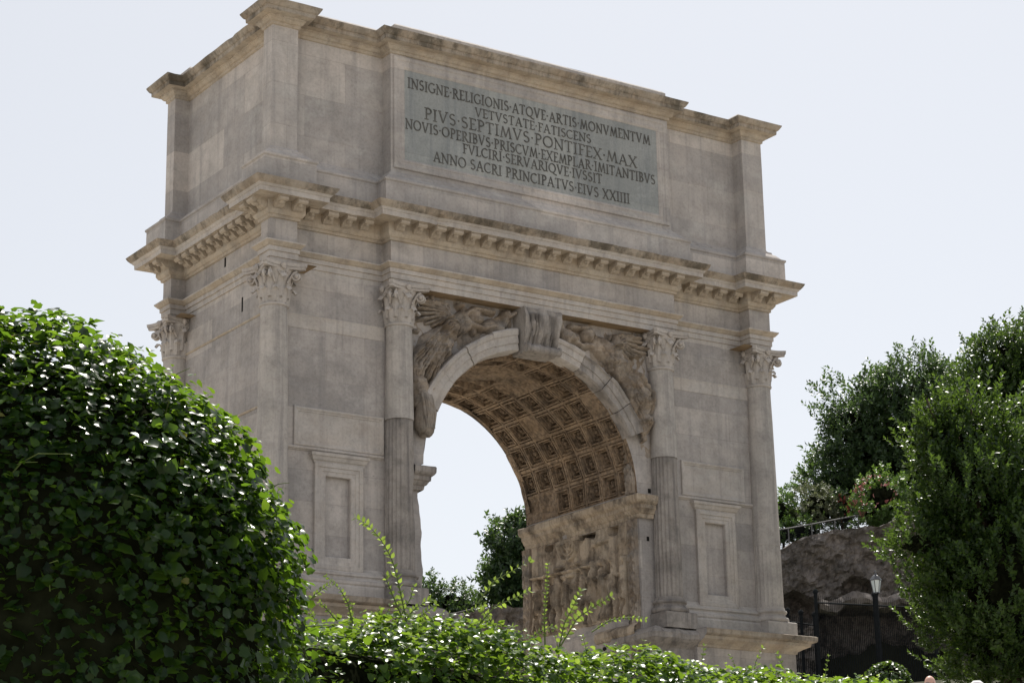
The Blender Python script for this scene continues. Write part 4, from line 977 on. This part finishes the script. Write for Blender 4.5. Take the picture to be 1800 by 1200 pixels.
# ------------------------------------------------------------------ trees and shrubs
def blob_points(blobs, n, seed, fill=.35):
    """points and outward normals over a union of ellipsoids (centre, radii)"""
    r_ = np.random.default_rng(seed); w_ = np.array([b[1][0]*b[1][2]+b[1][1]*b[1][2] for b in blobs]); pick = r_.choice(len(blobs), n, p=w_/w_.sum())
    d = r_.normal(size=(n, 3)); d /= np.linalg.norm(d, axis=1, keepdims=True)
    C_ = np.array([b[0] for b in blobs])[pick]; R_ = np.array([b[1] for b in blobs])[pick]
    k = 1-fill*r_.random(n)**1.6
    P = C_+d*R_*k[:, None]; N_ = d/R_; N_ /= np.linalg.norm(N_, axis=1, keepdims=True)
    inside = np.zeros(n, bool)
    for b in blobs:
        inside |= (((P-np.array(b[0]))/np.array(b[1]))**2).sum(1) < .55
    return P[~inside], N_[~inside]
def tree(name, base, blobs, twig, n, size, mat, label, cat, seed, group=None, trunk_r=.16, lift=.5, extra=None, shag=.5):
    T = empty(name, base, label, cat, group)
    P, N_ = blob_points(blobs, n, seed)
    nz = nfield(P, .9, seed); rs_ = np.random.default_rng(seed+1); P = P+N_*(shag*(nz*1.1+nfield(P, 2.6/shag**.5, seed+7)*.7)+shag*.5*rs_.random(len(P))**5)[:, None]; keep = nfield(P, 1.5, seed+3) > -.25; P, N_ = P[keep], N_[keep]
    dirs = N_*.8+np.array([0, 0, lift])+np.random.default_rng(seed).normal(size=P.shape)*.35
    rr = np.random.default_rng(seed+9)
    scatter('crown', twig, P, frames(dirs, rr.uniform(0, 6.3, len(P))), size*rr.uniform(.7, 1.2, len(P)), mat, T)
    mb = MB(); b0 = Vector(base); ctr = sum((Vector(b[0]) for b in blobs), Vector())/len(blobs)
    fork = b0.lerp(ctr, .45)
    mb.tube([b0-Vector((0, 0, .2)), b0.lerp(fork, .5)+Vector((.06, .03, 0)), fork], [trunk_r*1.25, trunk_r, trunk_r*.8], 8)
    for b in blobs:
        e = Vector(b[0]); mid = fork.lerp(e, .5)+Vector((0, 0, .15*(e-fork).length)); mb.tube([fork-Vector((0, 0, .1)), mid, e, e+(e-mid)*.5], [trunk_r*.6, trunk_r*.4, trunk_r*.22, trunk_r*.08], 6)
    mb.build('trunk', M['bark'], T, smooth=True)
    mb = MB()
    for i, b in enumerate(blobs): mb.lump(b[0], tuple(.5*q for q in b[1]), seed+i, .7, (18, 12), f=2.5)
    mb.build('shade_core', M['core'], T)  # dark lumps added as the crown's shaded interior, also block the sky
    if extra: extra(T)
    return T
TW1 = twig_template(11, .34, .105, 1); TW2 = twig_template(9, .30, .11, 2, 1.1); TW3 = twig_template(8, .2, .12, 3, 1.2)
def bl(px, py, t, rx, rz, ry=None): s = t/FOCAL; return (tuple(at(px, py, t)), (rx*s, (ry or rx)*s, rz*s))
def base_of(px, t):
    p = at(px, 1000, t); return (p.x, p.y, ground_z(p.x, p.y))
# bushy evergreen in front, at the right edge
tree('evergreen_tree', base_of(1775, 45), [bl(1780, 910, 45, 112, 125), bl(1698, 815, 44.7, 72, 88), bl(1682, 880, 44.3, 62, 80), bl(1616, 957, 43.8, 50, 25), bl(1675, 1000, 44, 56, 62), bl(1760, 1010, 44, 120, 150), bl(1850, 950, 45, 120, 175), bl(1725, 1110, 44.5, 90, 95), bl(1830, 1100, 44.5, 130, 150), bl(1855, 830, 45.5, 62, 85), bl(1662, 1080, 44.2, 36, 42), bl(1655, 765, 44.8, 38, 42), bl(1712, 752, 45, 40, 36), bl(1768, 845, 45, 36, 40)],
    TW1, 15000, 1.2, M['oak'], 'tall dense dark evergreen tree at the right edge, in front of the iron fence', 'tree', 11, trunk_r=.2, lift=1.0, shag=.8)
tree('evergreen_tree', base_of(1570, 89), [bl(1610, 715, 89, 85, 75), bl(1525, 775, 89, 72, 65), bl(1480, 850, 89, 50, 55), bl(1575, 840, 89, 90, 70), bl(1665, 790, 89, 80, 100), bl(1495, 735, 89, 48, 38), bl(1560, 695, 89, 45, 35), bl(1655, 690, 89, 50, 40), bl(1440, 860, 89, 25, 30)],
    TW2, 12000, 1.7, M['far'], 'broad bluish green tree standing on the hill behind the railing, right of the arch', 'tree', 23, 'trees on the hill', .28, shag=.9)
tree('evergreen_tree', base_of(1780, 78), [bl(1772, 632, 78, 58, 48), bl(1830, 670, 78, 80, 75), bl(1740, 695, 78, 40, 50), bl(1790, 750, 78, 75, 60)],
    TW2, 7000, 1.6, M['oak'], 'dark tree with the highest crown, cut off by the right edge of the photo', 'tree', 31, 'trees on the hill', .25, shag=.9)
tree('broadleaf_tree', base_of(905, 82), [bl(912, 968, 82, 36, 34), bl(935, 1015, 82, 66, 50), bl(892, 1035, 82, 34, 34), bl(965, 980, 82, 50, 55)],
    TW3, 5000, 1.9, M['far'], 'dark green tree seen through the arch opening beside its right jamb', 'tree', 41, 'trees on the hill', .2, shag=.7)
def shrub(px, py, t, rx, rz, mat, label, n=900, size=1.2, seed=1, tw=TW3, name='shrub', group='shrubs on the hill', flowers=None):
    b = at(px, py+rz, t)
    def ex(T):
        if flowers:
            r_ = np.random.default_rng(seed+5); P, N_ = blob_points([bl(px+flowers[2], py+flowers[3], t-.1, rx*.95, rz*.8), bl(px-rx*.75, py-2, t-.1, rx*.4, rz*.75)], flowers[1], seed+6, .55); fk = nfield(P, 2.2, seed) > -.05; P, N_ = P[fk], N_[fk]
            scatter('flowers', HEART, P, frames(r_.normal(size=P.shape), r_.uniform(0, 6, len(P))), r_.uniform(.09, .16, len(P)), M[flowers[0]], T)
    return tree(name, (b.x, b.y, b.z-.6), [bl(px, py, t, rx, rz), bl(px-rx*.4, py+rz*.3, t, rx*.7, rz*.7), bl(px+rx*.4, py+rz*.25, t, rx*.65, rz*.75)], tw, n, size, M[mat], label, 'shrub', seed, group, .05, extra=ex, shag=.35)
shrub(1375, 905, 84.5, 34, 38, 'fresh', 'bright green shrub behind the railing, closest to the right side of the arch', 700, 1.3, 3)
shrub(1432, 890, 84.2, 36, 36, 'olive', 'pale grey-green shrub behind the railing below the big tree', 650, 1.2, 4)
shrub(1480, 897, 84.6, 26, 28, 'far', 'small shrub with dull red flowers between the grey-green and the pink shrub', 380, 1.1, 5, flowers=('red', 320, 2, -6))
shrub(1550, 880, 82.8, 42, 42, 'fresh', 'rounded shrub with pink flowers on top of the ruined wall', 900, 1.2, 6, flowers=('pink', 380, -8, -14))
shrub(795, 1062, 86, 46, 30, 'far', 'low dark bushes seen through the arch beside its left jamb', 800, 1.4, 7)
shrub(752, 1050, 85, 14, 42, 'far', 'narrow dark bush half hidden by the left jamb of the arch', 260, 1.3, 8)
shrub(1400, 935, 83.5, 45, 18, 'fresh', 'low green growth on the grass bank right behind the railing', 420, 1.1, 9)
# clipped round bush before the fence
cb = at(1560, 1200, 36); CB = empty('round_bush', (cb.x, cb.y, ground_z(cb.x, cb.y)), 'small round clipped bush with a dark underside in front of the iron fence', 'bush')
P, N_ = blob_points([bl(1560, 1205, 36, 44, 43)], 1600, 77, .2); rr = np.random.default_rng(4)
scatter('foliage', HEART, P, frames(N_*.7+np.array([0, 0, .5])+rr.normal(size=P.shape)*.4, rr.uniform(0, 6.3, len(P))), rr.uniform(.045, .075, len(P)), M['oak'], CB)
mb = MB(); s = 36/FOCAL; mb.lump(tuple(at(1560, 1205, 36)), (38*s, 38*s, 37*s), 3, .1, (14, 10)); mb.tube([(cb.x, cb.y, CB.location.z-.1), tuple(at(1560, 1215, 36))], .03, 6); mb.build('shade_core', M['core'], CB)  # dark ball painted as the bush's inner shade, plus its stem

# ------------------------------------------------------------------ ruined masonry on the hill
def ruin(name, outline, t, thick, label, mat, niche_px=None, seed=1, nx=70, nz=46, lean=0., gate=None):
    """outline: (px, top py, bottom py) from left to right; a rough mass with a front, top and back"""
    O_ = at(outline[len(outline)//2][0], outline[len(outline)//2][2], t); X = [o[0] for o in outline]
    root = None; mb = MB(); pts = []
    for j in range(nz):
        for i in range(nx):
            px = X[0]+(X[-1]-X[0])*i/(nx-1); top = np.interp(px, X, [o[1] for o in outline]); bot = np.interp(px, X, [o[2] for o in outline])
            s = j/(nz-1); p = at(px, bot+(top-bot)*s, t)
            n1 = fbm(p+Vector((seed*5, 0, 0)), .5, 5); n2 = fbm(p, 2.2, 4)
            d = .5*n1+.22*n2+.10*fbm(p, 7, 3)+lean*(1-s)
            if niche_px:
                for (cx, cy, rx, ry, dp) in niche_px:
                    q = ((px-cx)/rx)**2+((bot+(top-bot)*s-cy)/ry)**2
                    if q < 1.: d += dp*min(1, (1-q)*4)
            if gate and gate[0] < px < gate[1] and bot+(top-bot)*s > gate[2]+5*noise.noise(Vector((px*.05, 0, 0))): d += 2.6
            p = p+FH*d+Vector((0, 0, .12*n2*s)); pts.append(tuple(p))
    for i in range(nx):   # top edge back to the rear, then down
        p = Vector(pts[(nz-1)*nx+i]); pts.append(tuple(p+FH*thick*.3+Vector((0, 0, .12)))); 
    for i in range(nx): p = Vector(pts[(nz-1)*nx+i]); pts.append(tuple(p+FH*thick+Vector((0, 0, -.2))))
    for i in range(nx): p = Vector(pts[i]); pts.append(tuple(p+FH*thick))
    mb.grid(pts, nx, nz+3)
    for i in (0, nx-1):
        col_ = [pts[j*nx+i] for j in range(nz+3)]; mb.poly(col_ if i else col_[::-1])
    o = mb.build(name, M[mat]); return tag(o, label, 'ruin')
ruin('ruined_wall', [(1340, 968, 1230), (1368, 966, 1230), (1400, 950, 1230), (1440, 937, 1230), (1470, 930, 1230), (1500, 928, 1230), (1520, 925, 1230), (1548, 926, 1230), (1575, 915, 1230), (1600, 892, 1230), (1640, 900, 1230), (1700, 930, 1230), (1800, 960, 1230)], 80, 3., 'rough dark ruined masonry wall with hollows below the railing, right of the arch', 'rock',
    [(1508, 1034, 30, 20, .8), (1398, 1072, 40, 34, 1.2)], 2, 150, 110, gate=(1436, 1700, 1062))
ruin('ruined_wall', [(740, 1140, 1260), (775, 1098, 1260), (800, 1078, 1260), (840, 1070, 1260), (880, 1064, 1260), (920, 1068, 1260), (980, 1075, 1260)], 69, 2.5, 'sloping rough dark masonry seen through the arch above the hedge', 'rock', None, 6, 60, 36)
# railing above the ruin
p0, p1 = at(1345, 935, 82.3), at(1508, 905, 82.3)
RL = empty('railing', (p0.x, p0.y, p0.z-1.1), 'thin wire-mesh railing with a pale top rail above the ruined wall', 'railing')
mb = MB(); mb.tube([p0, p0.lerp(p1, .5)+Vector((0, 0, -.02)), p1], .028, 6); mb.build('rail', M['steel'], RL)
for i in range(5):
    q = p0.lerp(p1, i/4); mb = MB(); mb.tube([q, q-Vector((0, 0, 1.25))], .03, 6); mb.build('post', M['steel'], RL)
mb = MB()
for i in range(76): q = p0.lerp(p1, (i+.5)/76); mb.tube([q, q-Vector((0, 0, 1.1))], .008, 3)
for k in range(14): z = Vector((0, 0, -.08*(k+.5))); mb.tube([p0+z, p1+z], .007, 3)
tag(mb.build('wire_mesh', M['iron'], RL))
# iron fence
f0, f1 = at(1434, 1052, 71), at(1640, 1062, 71)
def fence(f0, f1, n, h, label):
    FE = empty('iron_fence', (f0.x, f0.y, f0.z-h), label, 'fence', )
    mb = MB(); r_ = random.Random(8)
    for i in range(n):
        q = f0.lerp(f1, (i+.5)/n)+Vector((0, 0, .1*noise.noise(Vector((i*.2, 0, 0))))); mb.tube([q+Vector((0, 0, .08)), q-Vector((0, 0, h))], [.006, .019], 4)
    mb.build('bars', M['iron'], FE)
    for z in (.12, h-.15):
        mb = MB(); mb.tube([f0-Vector((0, 0, z)), f1-Vector((0, 0, z))], .03, 5); mb.build('rail', M['iron'], FE)
    for t in (0, .5, 1):
        q = f0.lerp(f1, t); mb = MB(); mb.tube([q+Vector((0, 0, .2)), q-Vector((0, 0, h+.3))], .06, 8); mb.lump(tuple(q+Vector((0, 0, .24))), (.09, .09, .1), 2, .1, (8, 6)); mb.build('post', M['iron'], FE)
    return FE
fence(f0, f1, 62, 2.75, 'tall black iron bar fence standing before the ruined wall')
g0, g1 = at(1385, 1085, 72), at(1432, 1092, 72)
fence(g0, g1, 14, 2.4, 'short stretch of iron bar fence beside the right corner of the arch')
# dark shelter roof edge behind the fence: earth-covered lintel
mb = MB(); pts = []
for j, (dz, dfw) in enumerate([(0, .4), (.0, 0), (-.22, -.1), (-.4, 0), (-.42, .7)]):
    for i in range(40):
        p = at(1440+190*i/39, 1050+6*math.sin(i*.35)-8*(1-abs(i/20-1)), 76)+FH*(dfw+.12*fbm((i*.3, j, 0), 1, 3))+Vector((0, 0, dz+.10*fbm((i*.25, j*.6, 5), 1, 3))); pts.append(tuple(p))
mb.grid(pts, 40, 5); tag(mb.build('broken_lintel', M['rock']), 'ragged dark masonry lintel behind the top of the iron fence', 'ruin')
# lamp
lp = at(1541, 1042, 70.5); gzl = ground_z(lp.x, lp.y)
LA = empty('street_lamp', (lp.x, lp.y, gzl), 'slim black lamp post with a glass lantern in front of the ruined wall', 'street lamp')
mb = MB(); mb.lathe([(.11, 0), (.11, .25), (.06, .35), (.045, .5), (.035, lp.z-gzl-.1), (.05, lp.z-gzl-.05), (.05, lp.z-gzl)], (lp.x, lp.y, gzl), 10); mb.build('post', M['iron'], LA)
def hexring(r, z): return [(lp.x+r*math.cos(PI/6+k*PI/3), lp.y+r*math.sin(PI/6+k*PI/3), lp.z+z) for k in range(6)]
mb = MB(); mb.grid(hexring(.10, .02)+hexring(.17, .42), 6, 2, wrapu=True); LG = mb.build('lantern', M['glass'], LA)
mb = MB()
for k in range(6): a_, b_ = hexring(.103, .02)[k], hexring(.174, .42)[k]; mb.tube([a_, b_], .012, 4)
mb.grid(hexring(.11, 0)+hexring(.11, .03), 6, 2, wrapu=True); mb.grid(hexring(.20, .42)+hexring(.20, .45)+hexring(.12, .56)+hexring(.05, .60)+hexring(.03, .66)+hexring(.045, .70)+hexring(.01, .76), 6, 7, wrapu=True)
mb.build('lantern_frame', flat('lamp_metal', (.10, .10, .105), .22, .6, .6), LA)
# thin cable on the slope seen through the arch
mb = MB(); a_, b_ = at(740, 1086, 66), at(862, 1062, 66); mb.tube([a_, a_.lerp(b_, .5)+Vector((0, 0, -.04)), b_], .014, 4)
PO = tag(mb.build('cable', M['steel']), 'thin pale cable stretched over the slope seen through the arch', 'cable')

# ------------------------------------------------------------------ two people whose heads show above the hedge
def person(px, py, t, label, cap, face):
    top = at(px, py, t); H = 1.74; fz = top.z-H; x0, y0 = top.x, top.y
    P_ = empty('person', (x0, y0, fz), label, 'person', None)
    me = bpy.data.meshes.new('body'); J = [((0, 0, .95), .13), ((0, 0, 1.15), .13), ((0, 0, 1.36), .135), ((0, .0, 1.47), .065), ((0, .01, 1.54), .055), ((0, .02, 1.64), .098)]
    E = [(i, i+1) for i in range(5)]; n = len(J)
    for s in (-1, 1):
        b = len(J); J += [((s*.18, 0, 1.41), .062), ((s*.24, -.01, 1.15), .048), ((s*.25, .05, .92), .036), ((s*.25, .09, .82), .036)]; E += [(2, b), (b, b+1), (b+1, b+2), (b+2, b+3)]
        b = len(J); J += [((s*.09, 0, .86), .095), ((s*.10, .01, .48), .062), ((s*.11, -.02, .09), .042), ((s*.12, .11, .04), .038)]; E += [(0, b), (b, b+1), (b+1, b+2), (b+2, b+3)]
    me.from_pydata([j[0] for j in J], E, []); o = bpy.data.objects.new('body', me); COL.objects.link(o)
    sk = o.modifiers.new('skin', 'SKIN'); 
    for v_, j in zip(me.skin_vertices[0].data if me.skin_vertices else [], J): v_.radius = (j[1], j[1])
    return P_, o, J, E
def capsule(mb, a, b, ra, rb, n=12):
    a, b = Vector(a), Vector(b); d = (b-a); pts = []; rs = []
    for k in range(5): q = k/4*PI/2; pts.append(a-d.normalized()*ra*math.cos(q)); rs.append(max(.004, ra*math.sin(q)))
    for k in range(1, 4): pts.append(a.lerp(b, k/4)); rs.append(ra+(rb-ra)*k/4)
    for k in range(5): q = PI/2-k/4*PI/2; pts.append(b+d.normalized()*rb*math.cos(q)); rs.append(max(.004, rb*math.sin(q)))
    mb.tube(pts, rs, n)
def make_person(px, py, t, label, cap, yaw):
    top = at(px, py, t); H = 1.74; fz = top.z-H
    root = empty('person', (top.x, top.y, fz), label, 'person')
    # body: one skinned surface
    me = bpy.data.meshes.new('skeleton'); ob = bpy.data.objects.new('skeleton', me); COL.objects.link(ob)
    J = [((0, 0, .96), (.15, .11)), ((0, 0, 1.14), (.14, .10)), ((0, 0, 1.34), (.16, .11)), ((0, -.005, 1.46), (.07, .07)), ((0, .01, 1.53), (.055, .055))]
    E = [(0, 1), (1, 2), (2, 3), (3, 4)]
    for s in (-1, 1):
        b = len(J); J += [((s*.17, 0, 1.40), (.06, .06)), ((s*.23, .01, 1.13), (.046, .046)), ((s*.24, -.05, .89), (.034, .034)), ((s*.24, -.07, .80), (.035, .02))]; E += [(2, b), (b, b+1), (b+1, b+2), (b+2, b+3)]
        for q in range(4):
            J += [((s*.24+(q-1.5)*.018, -.085, .72-.004*abs(q-1.5)), (.009, .009))]; E += [(b+3, len(J)-1)]
        J += [((s*.205, -.10, .755), (.01, .01))]; E += [(b+3, len(J)-1)]
        b = len(J); J += [((s*.09, 0, .88), (.09, .09)), ((s*.10, -.01, .48), (.06, .06)), ((s*.11, .02, .09), (.042, .042)), ((s*.12, -.12, .04), (.04, .03))]; E += [(0, b), (b, b+1), (b+1, b+2), (b+2, b+3)]
    me.from_pydata([j[0] for j in J], E, [])
    md = ob.modifiers.new('skin', 'SKIN'); sv = me.skin_vertices[0].data
    for k, j in enumerate(J): sv[k].radius = j[1]
    sv[0].use_root = True
    ob.modifiers.new('sub', 'SUBSURF').levels = 1
    dg = bpy.context.evaluated_depsgraph_get(); m2 = bpy.data.meshes.new_from_object(ob.evaluated_get(dg)); bpy.data.objects.remove(ob)
    mb = MB(); mb.v = [tuple(v_.co) for v_ in m2.vertices]; mb.f = [tuple(p.vertices) for p in m2.polygons]
    mb.m = [1 if p.center.z > .95 and not (abs(p.center.x) > .19 and p.center.z < 1.18) and p.center.z < 1.47 else (2 if p.center.z < .95 and abs(p.center.x) < .2 and p.center.z > .1 else (2 if p.center.z <= .1 else 0)) for p in m2.polygons]
    # head: shaped skull with nose, mouth, ears
    nu, nv = 28, 22; pts = []
    for j in range(nv):
        ph = PI*(j+.01)/(nv-.98)
        for i in range(nu):
            a_ = 2*PI*i/nu; d = Vector((math.sin(ph)*math.cos(a_), math.sin(ph)*math.sin(a_), math.cos(ph)))
            r_ = Vector((.078, .098, .118)); low = max(0, -d.z)
            x, y, z = d.x*r_.x*(1-.22*low), d.y*r_.y*(1-.12*low), d.z*r_.z
            if d.y < -.75: 
                y -= .022*math.exp(-((d.x/.16)**2+((d.z+.12)/.22)**2)); y += .010*math.exp(-(((abs(d.x)-.33)/.14)**2+((d.z-.08)/.12)**2)); y -= .006*math.exp(-((d.x/.3)**2+((d.z+.48)/.08)**2))
            pts.append((x, y, 1.622+z))
    mb.grid(pts, nu, nv, 0, flip=True, wrapu=True)
    for s in (-1, 1): mb.lump((s*.08, .012, 1.612), (.012, .022, .034), s+3, .2, (8, 6))
    for s in (-1, 1): mb.lump((s*.03, -.088, 1.632), (.011, .008, .007), s+5, .05, (8, 6), m=3)
    rot = Matrix.Rotation(yaw, 3, 'Z'); off = Vector((top.x, top.y, fz)); mb.v = [tuple(rot @ Vector(v_)+off) for v_ in mb.v]
    o = mb.build('body', [M['skin'], M['cloth'], M['trouser'], M['hair']], root, smooth=True)
    c = MB()
    if cap:
        c.lathe([(.002, .128), (.05, .122), (.085, .09), (.103, .04), (.105, .01), (.100, .008)], (0, 0, 1.628), 20, rad=lambda a, z: 1+.12*math.sin(a)**2)
        q = [(.075*math.cos(a_)*1.1, -.09-.09*math.sin(a_), 1.645-.015*math.sin(a_)) for a_ in [PI*i/10 for i in range(11)]]
        c.poly([(x, y, z+.006) for x, y, z in q]); c.poly(q[::-1]); nm, mt = 'cap', M['cap']
    else:
        for k in range(16): a_ = PI*(-.08+1.16*k/15); c.lump((.078*math.cos(a_), .096*math.sin(a_), 1.60+.01*math.sin(k)), (.016, .016, .035), k, .3, (7, 6))
        nm, mt = 'hair', M['hair']
    c.v = [tuple(rot @ Vector(v_)+off) for v_ in c.v]; c.build(nm, mt, root, smooth=True)
    return root
make_person(1634, 1187, 32, 'bald person standing behind the hedge, only the top of the head showing', False, 1.9)
make_person(1717, 1197, 32.5, 'person in a white cap at the bottom right, almost hidden by the hedge', True, 1.2)
bpy.context.view_layer.update()
